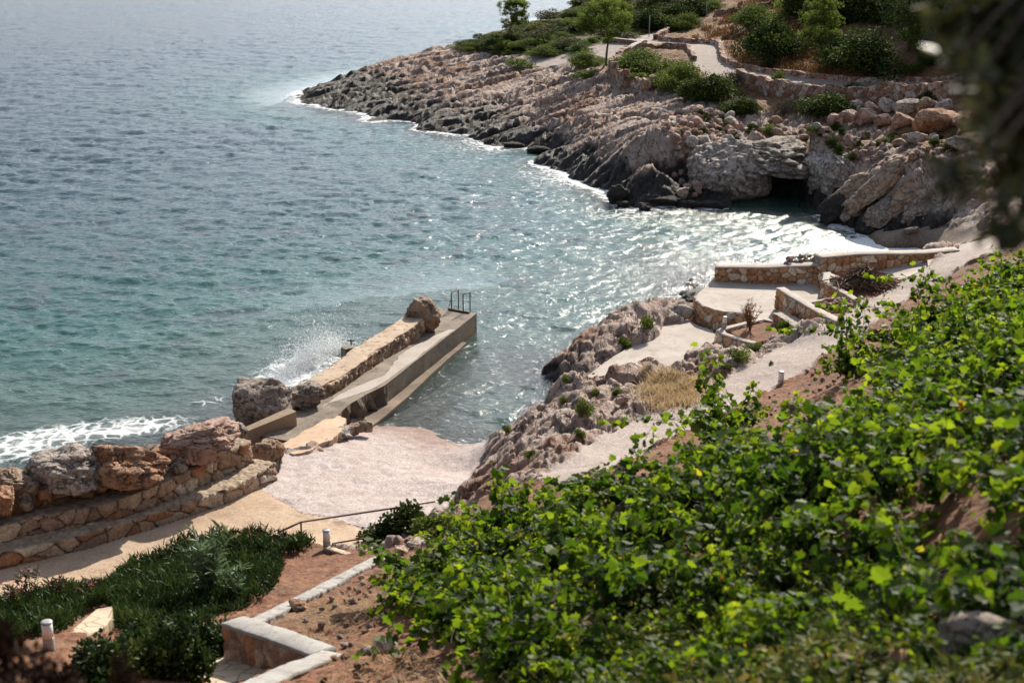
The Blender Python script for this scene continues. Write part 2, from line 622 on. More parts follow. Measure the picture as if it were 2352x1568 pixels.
MT['soil'] = mat_ground('red_soil', [(0.28, (0.085, 0.034, 0.017)), (0.5, (0.19, 0.070, 0.028)), (0.72, (0.27, 0.118, 0.050))], 1.4, 11.0, 0.9, 0.06, (10.0, (0.33, 0.17, 0.085), 0.3, (0.10, 0.04, 0.024)), big=(0.4, (0.20, 0.13, 0.06), 0.5))
MT['conc'] = mat_stain('pale_concrete', (0.37, 0.315, 0.27), (0.49, 0.425, 0.375), (0.29, 0.22, 0.17), 0.6, 0.75)
MT['pierdeck'] = mat_stain('pier_concrete', (0.13, 0.098, 0.072), (0.29, 0.23, 0.175), (0.075, 0.057, 0.042), 0.7, 0.85, None)
MT['pierpatch'] = mat_stain('fresh_screed', (0.38, 0.325, 0.275), (0.46, 0.40, 0.35), (0.30, 0.25, 0.2), 0.9, 0.3)
MT['pierside'] = mat_stain('quay_concrete', (0.075, 0.058, 0.042), (0.185, 0.145, 0.105), (0.04, 0.032, 0.025), 0.9, 0.8, (0.22, 0.115, 0.055))
MT['parapet'] = mat_stain('parapet_render', (0.44, 0.31, 0.215), (0.54, 0.41, 0.295), (0.13, 0.10, 0.08), 1.1, 0.97, (0.40, 0.20, 0.10))
MT['ledge'] = mat_stain('ledge_concrete', (0.24, 0.165, 0.105), (0.33, 0.24, 0.16), (0.2, 0.14, 0.09), 0.6, 0.4)
MT['slab'] = mat_stain('slab_concrete', (0.27, 0.19, 0.125), (0.37, 0.275, 0.19), (0.15, 0.11, 0.08), 0.9, 0.5, (0.38, 0.20, 0.10))
MT['landing'] = mat_stain('landing_stone', (0.52, 0.345, 0.22), (0.62, 0.46, 0.33), (0.46, 0.27, 0.15), 0.6, 0.6, (0.55, 0.30, 0.15))
MT['mortar'] = mat_stain('kerb_mortar', (0.27, 0.25, 0.23), (0.38, 0.36, 0.335), (0.15, 0.135, 0.12), 1.6, 0.6)
MT['flag'] = mat_stain('flagstones', (0.48, 0.37, 0.25), (0.58, 0.47, 0.34), (0.34, 0.24, 0.15), 1.2, 0.4, None, 30, (2.6, (0.2, 0.15, 0.1)))
MT['bark'] = mat_plain('bark', (0.17, 0.115, 0.08), 0.9, 0, 0.6, 9)
MT['twig'] = mat_plain('twigs', (0.20, 0.125, 0.085), 0.9, 0, 0.7, 7)
MT['rust'] = mat_plain('rusty_steel', (0.085, 0.05, 0.038), 0.6, 0.5, 0.5, 20)
MT['railing'] = mat_plain('painted_rail', (0.14, 0.085, 0.062), 0.5, 0.2, 0.3, 15)
MT['white'] = mat_plain('lamp_glass', (0.80, 0.80, 0.80), 0.3, 0, 0.06, 6)
MT['steel'] = mat_plain('lamp_steel', (0.38, 0.37, 0.36), 0.45, 0.3, 0.2, 12)
MT['post'] = mat_plain('grey_post', (0.30, 0.29, 0.28), 0.6, 0.3, 0.2, 12)
MT['spray'] = mat_plain('spray_drops', (0.9, 0.92, 0.93), 0.4, 0, 0.03, 5)
MT['pink'] = mat_leaf('pink_petals', [(0.0, (0.55, 0.10, 0.16)), (1.0, (0.72, 0.28, 0.34))], 0.3)
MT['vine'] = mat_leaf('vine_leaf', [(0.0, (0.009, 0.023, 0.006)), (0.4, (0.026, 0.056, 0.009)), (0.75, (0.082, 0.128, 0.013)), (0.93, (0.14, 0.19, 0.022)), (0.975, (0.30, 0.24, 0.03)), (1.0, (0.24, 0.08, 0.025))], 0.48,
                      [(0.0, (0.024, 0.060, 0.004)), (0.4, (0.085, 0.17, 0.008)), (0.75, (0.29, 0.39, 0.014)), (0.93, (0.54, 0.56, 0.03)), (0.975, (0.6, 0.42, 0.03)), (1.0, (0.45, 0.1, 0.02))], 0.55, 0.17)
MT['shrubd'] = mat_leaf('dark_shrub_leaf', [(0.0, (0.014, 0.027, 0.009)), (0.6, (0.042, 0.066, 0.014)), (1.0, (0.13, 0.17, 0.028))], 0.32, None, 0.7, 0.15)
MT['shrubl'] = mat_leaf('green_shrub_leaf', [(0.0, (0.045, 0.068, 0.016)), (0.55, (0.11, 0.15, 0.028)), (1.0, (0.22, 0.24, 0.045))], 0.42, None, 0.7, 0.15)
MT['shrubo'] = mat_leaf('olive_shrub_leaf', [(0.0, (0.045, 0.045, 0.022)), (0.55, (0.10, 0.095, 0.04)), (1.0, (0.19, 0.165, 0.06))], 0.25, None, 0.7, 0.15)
MT['heath'] = mat_leaf('grey_twig_leaf', [(0.0, (0.05, 0.042, 0.034)), (0.6, (0.11, 0.092, 0.072)), (1.0, (0.18, 0.15, 0.11))], 0.15, None, 0.7, 0.15)
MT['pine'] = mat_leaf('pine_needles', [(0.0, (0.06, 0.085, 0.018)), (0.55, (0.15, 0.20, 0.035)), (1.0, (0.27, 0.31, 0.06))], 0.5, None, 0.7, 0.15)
MT['ice'] = mat_leaf('ice_plant_leaf', [(0.0, (0.010, 0.024, 0.007)), (0.5, (0.030, 0.056, 0.012)), (0.85, (0.085, 0.115, 0.02)), (1.0, (0.16, 0.16, 0.03))], 0.25, None, 0.55, 0.2)
MT['olean'] = mat_leaf('oleander_leaf', [(0.0, (0.06, 0.10, 0.045)), (0.6, (0.14, 0.21, 0.10)), (1.0, (0.24, 0.32, 0.16))], 0.3)
MT['drygrass'] = mat_leaf('dry_grass', [(0.0, (0.34, 0.24, 0.13)), (0.6, (0.58, 0.44, 0.25)), (1.0, (0.72, 0.60, 0.40))], 0.3, None, 0.8, 0.1)
MT['hillgrass'] = mat_leaf('tawny_grass', [(0.0, (0.11, 0.05, 0.022)), (0.6, (0.24, 0.13, 0.055)), (1.0, (0.34, 0.22, 0.10))], 0.2, None, 0.8, 0.1)
MT['weed'] = mat_leaf('weed_leaf', [(0.0, (0.022, 0.042, 0.010)), (0.5, (0.075, 0.105, 0.016)), (0.8, (0.17, 0.16, 0.028)), (1.0, (0.32, 0.20, 0.06))], 0.35, None, 0.6, 0.2)
MT['dead'] = mat_leaf('dead_foliage', [(0.0, (0.16, 0.05, 0.022)), (0.6, (0.29, 0.105, 0.045)), (1.0, (0.38, 0.17, 0.08))], 0.2, None, 0.8, 0.1)
MT['neartree'] = mat_leaf('near_tree_leaf', [(0.0, (0.016, 0.019, 0.006)), (0.7, (0.055, 0.058, 0.016)), (1.0, (0.14, 0.13, 0.04))], 0.26, None, 0.5, 0.3)
MT['nearbrown'] = mat_leaf('brown_bush_leaf', [(0.0, (0.014, 0.009, 0.006)), (0.7, (0.04, 0.018, 0.010)), (1.0, (0.07, 0.035, 0.018))], 0.05, None, 0.7, 0.2)
MT['water'] = mat_water()
# ---------------------------------------------------------------- survey of the site: heights at surveyed points
ctl = []


def lower(p):
    x, y, z = p
    if y < 330 and z > 0.3 and x > 690 and x < 2420:
        k = np.interp(x, [1550, 1750, 1950, 2100], [0.72, 0.82, 0.86, 0.95])
        k = k + (1 - k) * np.interp(y, [275, 330], [0, 1])
        z = z * k
    return x, y, z


def A(*pts):
    for p in pts:
        ctl.append(P(*lower(p)))


def AT(*pts):
    for p in pts:
        ctl.append(Pt(*p))


def AW(*pts):
    for p in pts:
        ctl.append(np.array(p, float))


# far shoreline, with the seabed dropping off in front of it
far_shore = [(700, 238), (760, 249), (830, 259), (890, 277), (960, 287), (1040, 307), (1110, 329), (1180, 338), (1230, 368), (1290, 393),
             (1360, 428), (1400, 450), (1480, 478), (1570, 470), (1640, 476), (1700, 480), (1860, 480), (1900, 508), (1960, 530)]
for q in far_shore:
    p = P(*q, 0.0)
    ctl.append(p)
    ctl.append(p + [-0.8, -1.6, -0.9])
    ctl.append(p + [-3, -7, -2.8])
A((1750, 458, -0.3), (1820, 458, -0.3))
# ridge of the headland against the sea, and the far slope behind it
for q in [(760, 188, 1.0), (850, 153, 2.2), (960, 120, 3.4), (1050, 103, 4.3), (1140, 74, 5.3), (1250, 43, 6.6), (1335, 6, 7.9)]:
    p = P(*lower(q))
    ctl.append(p)
    ctl.append(p + [-1.0, 4.5, -1.1])
    ctl.append(p + [-3.0, 15, -3.0 - p[2]])
AW((22, 175, 5.5), (45, 175, 9), (10, 185, 1))
A((705, 222, 0.25), (960, 200, 1.6), (850, 205, 1.2), (1300, 300, 1.5), (1300, 200, 3.4), (1300, 100, 5.5), (1150, 250, 1.6), (1150, 150, 3.6), (1230, 150, 4.1),
  (1400, 95, 6.2), (1440, 93, 6.3), (1400, 178, 4.6), (1395, 195, 4.3), (1480, 205, 4.1), (1560, 240, 3.8), (1590, 100, 6.1), (1500, 95, 6.3), (1530, 70, 6.7), (1650, 150, 5.3),
  (1480, 150, 5.2), (1560, 160, 5.1), (1420, 250, 2.9), (1420, 330, 1.9), (1420, 395, 0.9),
  (1720, 180, 4.8), (1850, 195, 4.5), (2000, 200, 4.5), (2150, 192, 4.7), (1750, 222, 3.85), (1850, 245, 3.6), (2000, 285, 3.0), (2100, 310, 2.85), (2200, 330, 2.9),
  (1600, 330, 2.4), (1600, 400, 1.0), (1500, 350, 2.0), (1500, 420, 0.7), (1700, 290, 3.0), (1680, 340, 2.1), (1660, 430, 0.6), (1750, 330, 2.7), (1850, 330, 2.9), (1750, 370, 2.3), (1830, 365, 2.4),
  (1880, 148, 5.4), (1700, 60, 7.0), (1640, 40, 7.3), (1900, 20, 8.2), (2050, 150, 5.6), (2200, 100, 7.0), (2352, 150, 6.6), (1700, -40, 9.0), (2000, -60, 10.0), (2350, -50, 10.5), (1500, -40, 9.2),
  (2000, 400, 2.5), (1950, 505, 0.35), (2100, 505, 0.9), (2200, 520, 1.3), (2200, 400, 3.0), (2100, 420, 2.5), (2000, 330, 3.2), (2300, 300, 4.4), (2350, 480, 2.2), (2320, 230, 5.4),
  (2080, 545, 0.45), (2005, 552, 0.0), (2040, 570, 0.0), (2060, 580, 0.0), (2200, 552, 0.9), (2140, 572, 0.4))
AW((42, 105, 8.0), (60, 100, 11), (60, 75, 9), (50, 60, 8), (55, 135, 11), (40, 158, 9.5))
# water of the cove and of the open sea
A((300, 1000, -1.4), (0, 1050, -1.1), (500, 900, -1.3), (650, 820, -1.7), (800, 700, -3), (1000, 640, -3.8), (1200, 760, -1.7), (1100, 850, -0.85), (1000, 930, -0.45), (1230, 850, -0.6),
  (1300, 650, -2.4), (1500, 640, -1.8), (1500, 550, -2.6), (1700, 560, -1.6), (1850, 560, -1.1), (1750, 500, -0.9), (300, 700, -4.5), (100, 400, -9), (600, 300, -8), (600, 500, -6), (900, 450, -5), (1200, 500, -4), (-200, 900, -3), (-400, 1100, -1),
  (300, 100, -11), (700, 60, -9), (1000, 20, -10), (1080, 60, -9))
# near shore: beach, path, rocks
A((860, 978, 0.0), (1000, 992, 0.0), (1135, 1012, 0.02), (930, 955, -0.2), (900, 1080, 0.5), (700, 1100, 0.75), (800, 1170, 0.9), (1000, 1190, 0.95), (640, 1060, 0.75), (740, 1020, 0.6), (1050, 1100, 0.6),
  (0, 1310, 1.0), (200, 1270, 1.0), (400, 1200, 1.0), (600, 1130, 0.95), (560, 1215, 1.0), (250, 1310, 1.0), (0, 1350, 1.05), (700, 1235, 1.1), (830, 1235, 1.05), (450, 1222, 1.0), (-200, 1370, 1.1),
  (780, 930, -0.4), (900, 800, -0.9), (1000, 720, -1.2), (1090, 740, -1.2), (600, 990, 0.4), (500, 1040, 0.8), (300, 1110, 0.8), (100, 1170, 0.8), (0, 1220, 0.8), (480, 960, -0.8), (250, 1040, -0.8), (60, 1100, -0.8), (-150, 1200, -0.7),
  (1100, 1097, 0.6), (1122, 1062, 0.55), (1140, 1040, 0.85), (1165, 1000, 1.05), (1195, 964, 1.15), (1240, 925, 1.2), (1290, 880, 1.0), (1302, 862, 0.25), (1308, 800, 0.85), (1350, 762, 1.0), (1400, 722, 1.1), (1480, 700, 1.05), (1560, 690, 0.95),
  (1200, 1000, 1.7), (1250, 1040, 2.5), (1350, 980, 2.1), (1350, 900, 1.45), (1450, 850, 1.25), (1180, 1060, 1.9), (1150, 1085, 1.5), (1500, 820, 1.2), (1570, 790, 1.25), (1640, 780, 0.95), (1440, 900, 1.6), (1560, 850, 1.6), (1690, 803, 1.25),
  (1500, 980, 2.0), (1450, 1000, 2.1), (1453, 964, 1.95), (1594, 899, 1.85), (1667, 867, 1.8), (1764, 814, 1.8), (1792, 886, 2.0), (1740, 905, 2.0), (1850, 760, 1.95), (1957, 771, 2.2), (1914, 808, 2.15), (2008, 682, 1.95), (2077, 637, 2.15), (2100, 650, 2.2), (2250, 560, 2.6), (2320, 530, 3.0), (2125, 665, 2.3),
  (1400, 1040, 2.3), (1330, 1075, 2.6), (1260, 1090, 3.0), (1917, 745, 1.9), (1951, 690, 1.75), (1800, 795, 1.5), (1880, 720, 1.6),
  (1400, 800, 0.7), (1550, 760, 0.7), (1620, 770, 0.7), (1700, 690, 1.1), (1800, 690, 1.1), (1640, 655, 0.8), (1900, 640, 1.0), (2000, 605, 1.2), (2128, 590, 1.4),
  (1050, 1180, 1.0), (1090, 1130, 0.9), (980, 1215, 1.3), (940, 1270, 2.4), (880, 1250, 1.3))
for q in [(1240, 925, 1.2), (1290, 880, 1.0), (1308, 800, 0.85), (1350, 762, 1.0), (1400, 722, 1.1), (1480, 700, 1.05), (1560, 690, 0.95)]:
    p = P(*q)
    ctl.append(p + [-0.5, 1.5, -q[2] - 0.7])
for q in [(1640, 620), (1760, 618), (1880, 600), (2000, 590), (2100, 585)]:
    ctl.append(P(q[0], q[1], 0.0) + [0, 1.0, -0.5])
# the vineyard slope
AT((1900, 900, 38.7), (2150, 700, 46), (2250, 655, 44.5), (2352, 590, 44.5), (1700, 1000, 28.5), (1850, 960, 32), (2000, 850, 35), (2100, 800, 34.5), (2200, 745, 35), (2300, 700, 34),
   (1250, 1150, 27.5), (1100, 1200, 31), (1030, 1220, 32), (1400, 1150, 24), (1600, 1200, 19.5), (1250, 1300, 22), (900, 1400, 23.5), (1100, 1500, 19), (1450, 1400, 17), (1600, 1568, 13.5), (2000, 1400, 13.5), (2100, 1100, 15.5),
   (2250, 900, 21), (2350, 770, 25), (2350, 1100, 13), (2352, 1500, 10.5), (1900, 1568, 11), (1000, 1560, 17.5), (1300, 1568, 15.2), (2600, 1000, 13), (2600, 1500, 9.5), (2600, 700, 27), (2000, 1000, 23), (1800, 1100, 21.5))
# planted bed and lower left corner
A((300, 1450, 2.9), (650, 1310, 1.75), (750, 1258, 1.3), (500, 1350, 2.25), (200, 1360, 1.45), (350, 1310, 1.35), (113, 1497, 4.5), (200, 1450, 3.6), (500, 1475, 3.9), (300, 1568, 5.4), (0, 1568, 5.9), (-150, 1500, 5.2), (0, 1450, 3.4), (600, 1400, 3.1),
  (880, 1292, 2.5), (800, 1335, 3.0), (700, 1388, 3.6), (580, 1445, 4.2), (740, 1515, 5.2), (560, 1568, 5.6), (800, 1300, 2.0), (700, 1345, 2.6), (880, 1350, 3.9), (780, 1420, 4.5), (480, 1500, 4.2), (600, 1510, 4.5), (-300, 1450, 4.0), (-300, 1568, 6.5))
# ground under and around the viewpoint
AW((-6, 12, 8.0), (0, 12, 8.3), (0, 8, 9.9), (0, 2.5, 13.6), (5, 5, 12.4), (12, 10, 12.2), (-12, 10, 8.6), (-20, 20, 5.2), (-25, 30, 2.5), (-6, 6, 10.8), (0, -5, 15), (20, 20, 12.5), (30, 35, 10.5), (35, 50, 7.5), (-15, 0, 12), (20, 0, 15), (25, 40, 8.5))
ctl = np.array(ctl)
# drop near-duplicate points
keep = []
for i, c in enumerate(ctl):
    if all(np.hypot(*(ctl[j][:2] - c[:2])) > 0.22 for j in keep):
        keep.append(i)
ctl = ctl[keep]
_C2 = 0.6 ** 2


def _phi(dx, dy):
    return np.sqrt(dx * dx + dy * dy + _C2)


_n = len(ctl)
_K = _phi(ctl[:, None, 0] - ctl[None, :, 0], ctl[:, None, 1] - ctl[None, :, 1]) + np.eye(_n) * -0.02
_PP = np.concatenate([np.ones((_n, 1)), ctl[:, :2]], 1)
_S = np.block([[_K, _PP], [_PP.T, np.zeros((3, 3))]])
_w = np.linalg.solve(_S, np.concatenate([ctl[:, 2], np.zeros(3)]))


def zraw(x, y):
    x = np.asarray(x, float)
    y = np.asarray(y, float)
    sh = x.shape
    x, y = x.ravel(), y.ravel()
    out = np.empty(len(x))
    for i in range(0, len(x), 20000):
        xs, ys = x[i:i + 20000], y[i:i + 20000]
        out[i:i + 20000] = _phi(xs[:, None] - ctl[None, :, 0], ys[:, None] - ctl[None, :, 1]) @ _w[:_n] + _w[_n] + _w[_n + 1] * xs + _w[_n + 2] * ys
    return out.reshape(sh)


# coarse lattice of the smooth surface, read back by bilinear lookup
GX = np.arange(-70, 90.01, 0.4)
GY = np.arange(-8, 195.01, 0.4)
GZ = zraw(*np.meshgrid(GX, GY))


def zsm(x, y):
    u = np.clip((np.asarray(x, float) - GX[0]) / 0.4, 0, len(GX) - 1.001)
    v = np.clip((np.asarray(y, float) - GY[0]) / 0.4, 0, len(GY) - 1.001)
    i, j = u.astype(int), v.astype(int)
    u, v = u - i, v - j
    return (GZ[j, i] * (1 - u) + GZ[j, i + 1] * u) * (1 - v) + (GZ[j + 1, i] * (1 - u) + GZ[j + 1, i + 1] * u) * v


# zones of the ground, surveyed as outlines
Z_BEACH = [(598, 1125), (640, 1062), (660, 1040), (720, 1035), (770, 1000), (830, 975), (858, 960), (1000, 830), (1130, 800), (1250, 800), (1215, 880), (1150, 960), (1128, 1000), (1112, 1040), (1088, 1092), (1055, 1130), (1020, 1168), (985, 1190), (900, 1215), (840, 1212), (760, 1190), (690, 1180), (650, 1150)]
Z_PATH = [(-400, 1330), (0, 1290), (330, 1215), (520, 1140), (620, 1090), (598, 1125), (650, 1152), (690, 1182), (760, 1192), (840, 1215), (880, 1232), (860, 1262), (740, 1256), (700, 1240), (560, 1222), (440, 1235), (330, 1290), (250, 1325), (120, 1345), (0, 1372), (-400, 1450)]
Z_GRAVEL = [(2500, 440), (2300, 520), (2210, 568), (2128, 612), (2077, 640), (2008, 685), (1951, 692), (1917, 745), (1840, 770), (1764, 814), (1667, 867), (1594, 899), (1520, 935), (1453, 964), (1380, 1000), (1310, 1045), (1240, 1095), (1280, 1110), (1400, 1075), (1520, 1020), (1640, 960), (1740, 910), (1783, 888), (1914, 808), (1957, 771), (2010, 735), (2060, 700), (2125, 662), (2215, 610), (2352, 560), (2500, 520)]
Z_HILLPATH = [(1200, 135), (1300, 122), (1402, 97), (1440, 90), (1500, 72), (1552, 52), (1558, 58), (1530, 80), (1512, 92), (1580, 95), (1646, 98), (1652, 130), (1678, 152), (1721, 160), (1773, 170), (1848, 178), (1987, 190), (2073, 184), (2200, 178), (2400, 165), (2400, 190), (2180, 198), (2073, 205), (1965, 213), (1848, 207), (1751, 192), (1713, 186), (1640, 190), (1590, 150), (1575, 108), (1530, 103), (1481, 101), (1437, 125), (1400, 135), (1300, 150), (1200, 160)]
Z_COVE = [(1965, 545), (2010, 528), (2080, 520), (2160, 520), (2260, 515), (2300, 520), (2210, 565), (2130, 576), (2050, 584), (1980, 575)]
Z_SLAB = [(1523, 738), (1583, 733), (1594, 745), (1641, 760), (1645, 785), (1600, 805), (1568, 826), (1556, 839), (1517, 841), (1506, 826), (1487, 820), (1440, 842), (1395, 861), (1346, 869), (1354, 858), (1431, 803), (1515, 766)]
Z_TERR = [(1640, 640), (1620, 652), (1597, 680), (1611, 702), (1660, 717), (1708, 719), (1737, 733), (1790, 742), (1850, 745), (1925, 735), (1955, 690), (2008, 684), (2080, 640), (2130, 612), (2150, 590), (2000, 600), (1882, 640)]
Z_SOIL = [(880, 1275), (1000, 1225), (1062, 1180), (1130, 1130), (1230, 1105), (1290, 1112), (1405, 1078), (1525, 1022), (1645, 962), (1745, 912), (1785, 890), (1918, 810), (1960, 774), (2015, 738), (2065, 703), (2130, 664), (2220, 612), (2360, 562), (2700, 500), (2700, 1700), (-400, 1700), (-400, 1480), (0, 1375), (250, 1330), (330, 1292), (440, 1238), (560, 1226), (700, 1243), (745, 1258), (860, 1268)]
Z_HILL = [(1020, 112), (1100, 118), (1180, 132), (1290, 128), (1360, 150), (1395, 150), (1398, 160), (1480, 190), (1530, 172), (1620, 232), (1700, 250), (1800, 262), (1950, 250), (2100, 330), (2250, 360), (2500, 300), (2500, -300), (1300, -300)]

# radial lattice of the ground (finer close to the middle of the site)
th = np.concatenate([np.linspace(-52, -21, 130)[:-1], np.linspace(-21, 21.5, 690), np.linspace(21.5, 52, 130)[1:]]) * np.pi / 180
rr = [2.5]
while rr[-1] < 186:
    r0 = rr[-1]
    rr.append(r0 + (0.0021 * r0 + (0.03 if r0 < 8 else 0.0)) * (1 if r0 < 145 else 4))
rr = np.array(rr)
TX = rr[:, None] * np.sin(th)[None, :]
TY = rr[:, None] * np.cos(th)[None, :]
TZ0 = zsm(TX, TY)
QX, QY, QT = proj(TX, TY, TZ0)
# ragged outlines
jx = QX + fbm(TX * 1.1, TY * 1.1, o=3) * 5
jy = QY + fbm(TX * 1.1 + 40, TY * 1.1, o=3) * 3
near = QT < 62
far = QT > 62


def zone(poly, where, rag=True):
    x, y = (jx, jy) if rag else (QX, QY)
    k = np.zeros(TX.shape, bool)
    w = where & (TY > 1)
    k[w] = inpoly(x[w], y[w], poly)
    return k


k_beach = zone(Z_BEACH, near & (TY < 56))
k_path = zone(Z_PATH, near & (QT < 45))
k_grav = zone(Z_GRAVEL, near)
k_hillp = zone(Z_HILLPATH, far)
k_cove = zone(Z_COVE, (QT > 55) & (QT < 75))
k_slab = zone(Z_SLAB, near, False)
k_terr = zone(Z_TERR, near, False)
k_soil = zone(Z_SOIL, near) | (TY < 9)
k_hill = zone(Z_HILL, far)
k_head = far & ~k_cove & (QT > 66)


def soft(k, n=3):
    f = k.astype(float)
    for _ in range(n):
        f[1:-1] = (f[:-2] + f[1:-1] * 2 + f[2:]) / 4
        f[:, 1:-1] = (f[:, :-2] + f[:, 1:-1] * 2 + f[:, 2:]) / 4
    return f


flat = soft(k_beach | k_path | k_grav | k_hillp | k_slab | k_terr | k_cove, 6)
soilm = soft(k_soil, 6)
hill = soft(k_hill, 30)

# --- limestone: tilted beds cut by joints
wx = fbm(TX * 0.16, TY * 0.16, o=3)
sd = np.array([-0.33, 0.94])
s_ = TX * sd[0] + TY * sd[1] + wx * 0.4
l_ = TX * sd[1] - TY * sd[0]


def saw(s, sharp=0.22):
    f = s - np.floor(s)
    return np.where(f < sharp, f / sharp, (1 - f) / (1 - sharp))


lw = fbm(l_ * 0.35, s_ * 0.12, o=3)
bed = 0.40 * saw((s_ + 0.5 * lw) / 2.5) * (0.7 + 0.6 * perlin(l_ * 0.2, s_ * 0.4)) + 0.24 * saw((s_ + 0.3 * lw) / 0.95 + 3.1) + 0.10 * saw((s_ + 0.15 * lw) / 0.4)
d1, d2, cid = vor2(s_ / 1.3 + wx * 0.2, l_ / 5.5 + fbm(TX * .5, TY * .5, o=2) * 0.2, 5)
joint = sstep(0.0, 0.16, d2 - d1)
rough_ = fbm(TX * 0.45, TY * 0.45, o=5) * 0.11
an1 = fbm(s_ * 2.2, l_ * 0.5, o=4)
an2 = np.abs(fbm(s_ * 1.1 + 9, l_ * 0.28, o=4))
stri = an1 * 0.11 - np.clip(0.16 - an2, 0, 1) * 1.7
bil = billow(TX * 0.55, TY * 0.55, o=5)
d1b, d2b, cidb = vor2(TX / 0.75 + wx, TY / 0.75 + lw * 0.3, 9)
lump = np.sqrt(np.clip(d2b - d1b, 0, 1)) * (0.35 + 0.7 * cidb)
jum = sstep(1540, 1680, QX) * sstep(215, 290, QY)          # jumbled rock on the cave side
rock_f = (bed + (cid - 0.5) * 0.13 + rough_) * (0.45 + 0.55 * joint) - 0.13 * (1 - joint) + stri * 1.15
rock_j = bil * 0.30 + lump * 0.36 + rough_ * 0.9 + bed * 0.7 + stri * 0.9 - 0.45
disp_far = rock_f * (1 - jum) + rock_j * jum - 0.25
shore_f = sstep(-1.2, 0.3, TZ0)
cut = sstep(0.2, 0.9, TZ0 + fbm(TX * 0.4, TY * 0.4, o=3) * 0.5)
disp_far = disp_far * (0.5 + 0.5 * shore_f) * (0.75 + 0.25 * cut) + (bil - 0.45) * 0.16 * (1 - cut) * shore_f
hilld = fbm(TX * 0.5, TY * 0.5, o=5) * 0.22 + lump * 0.10
disp_far = disp_far * (1 - hill) + hilld * hill
d1c, d2c, cidc = vor2(TX / 1.1 + lw * 0.5, TY / 0.8 + wx * 0.8, 21)
jn = sstep(0, 0.14, d2c - d1c)
disp_near = (billow(TX * 0.55, TY * 0.55, o=5) - 0.5) * 0.42 + (cidc - 0.5) * 0.22 * jn - 0.12 * (1 - jn) + fbm(TX * 1.3, TY * 1.3, o=4) * 0.09 + 0.16 * saw((TX * 0.5 - TY * 0.4 + wx) / 0.9) - np.clip(0.13 - np.abs(fbm(TX * 0.9 - TY * 0.5, TY * 0.5 + TX * 0.2, o=4)), 0, 1) * 1.5
disp_soil = fbm(TX * 0.8, TY * 0.8, o=3) * 0.07 + billow(TX * 3.2, TY * 3.2, o=3) * 0.06
disp = np.where(far & (QT > 66), disp_far, disp_near * (1 - soilm) + disp_soil * soilm)
sea_bed = sstep(-0.1, -0.8, TZ0)
disp = disp * (1 - 0.75 * sea_bed * near)
small = fbm(TX * 2.5, TY * 2.5, o=3) * 0.012 + k_beach * (fbm(TX * 1.5, TY * 1.5, o=4) * 0.016 - np.clip(0.3 - billow(TX * 1.7, TY * 1.7, o=2), 0, 1) * 0.07)
TZ = TZ0 + disp * (1 - flat) + small * flat
TZ = np.where(k_slab, np.minimum(TZ, 0.68), TZ)
TZ = np.where(k_terr, np.minimum(TZ, 1.15 + 0.9 * sstep(1890, 2130, QX)), TZ)
# hollow of the sea cave
CV = P(1775, 470, 0.0)
cx_, cy_ = TX - CV[0], TY - CV[1]
k_cave = (cx_ > -2.3 + 0.3 * perlin(TX, TY)) & (cx_ < 2.1 + 0.3 * perlin(TX + 9, TY)) & (cy_ > -2.0) & (cy_ < 2.3 + 0.4 * perlin(TX * 1.3, TY + 5))
TZ = np.where(k_cave, -0.7, TZ)
# room for the round terrace wall
k_cw = zone([(1570, 700), (1585, 670), (1612, 640), (1650, 630), (1700, 640), (1700, 700), (1650, 765), (1600, 760), (1575, 740)], near, False)
TZ = np.where(k_cw, np.minimum(TZ, 0.6), TZ)
k_cw2 = zone([(1545, 690), (1560, 640), (1650, 600), (1900, 590), (1900, 640), (1650, 640), (1600, 690)], near, False)
TZ = np.where(k_cw2, np.minimum(TZ, 0.2), TZ)
k_pl = zone([(1630, 735), (1740, 725), (1790, 740), (1800, 765), (1740, 788), (1700, 797), (1640, 795)], near, False)
TZ = np.where(k_pl, np.minimum(TZ, 0.95), TZ)
# keep the ground below the quay and the stepped sea wall
SW = [(-300, 1380), (0, 1305), (200, 1258), (395, 1198), (530, 1150), (605, 1108), (640, 1085), (650, 1030), (700, 1035), (790, 985), (850, 965), (1062, 792), (1100, 770), (1100, 690), (1000, 650), (900, 680), (640, 860), (500, 860), (360, 930), (180, 980), (0, 1040), (-300, 1120)]
k_pit = zone([(430, 1515), (460, 1455), (520, 1432), (560, 1430), (640, 1462), (700, 1505), (690, 1520), (600, 1555), (500, 1600), (440, 1580)], near, False)
TZ = np.where(k_pit, TZ - 0.75, TZ)
k_sw = zone(SW, near & (QT < 60), False)
TZ = np.where(k_sw, np.minimum(TZ, 0.45), TZ)

logr = np.log(rr)


def ground(x, y):
    x = np.asarray(x, float)
    y = np.asarray(y, float)
    r = np.hypot(x, y)
    a = np.arctan2(x, y)
    i = np.clip(np.interp(r, rr, np.arange(len(rr))), 0, len(rr) - 1.001)
    j = np.clip(np.interp(a, th, np.arange(len(th))), 0, len(th) - 1.001)
    ii, jj = i.astype(int), j.astype(int)
    u, v = i - ii, j - jj
    return (TZ[ii, jj] * (1 - u) + TZ[ii + 1, jj] * u) * (1 - v) + (TZ[ii, jj + 1] * (1 - u) + TZ[ii + 1, jj + 1] * u) * v


def G(px, py, tmin=5.0):
    """first ground point along a line of sight"""
    d = ray(px, py)
    t = np.concatenate([np.arange(tmin, 60, 0.05), np.arange(60, 185, 0.12)])
    x, y, z = d[0] * t, d[1] * t, CZ + d[2] * t
    h = ground(x, y)
    k = np.where(z < np.maximum(h, -0.02))[0]
    i = k[0] if len(k) else len(t) - 1
    return np.array([x[i], y[i], h[i]])


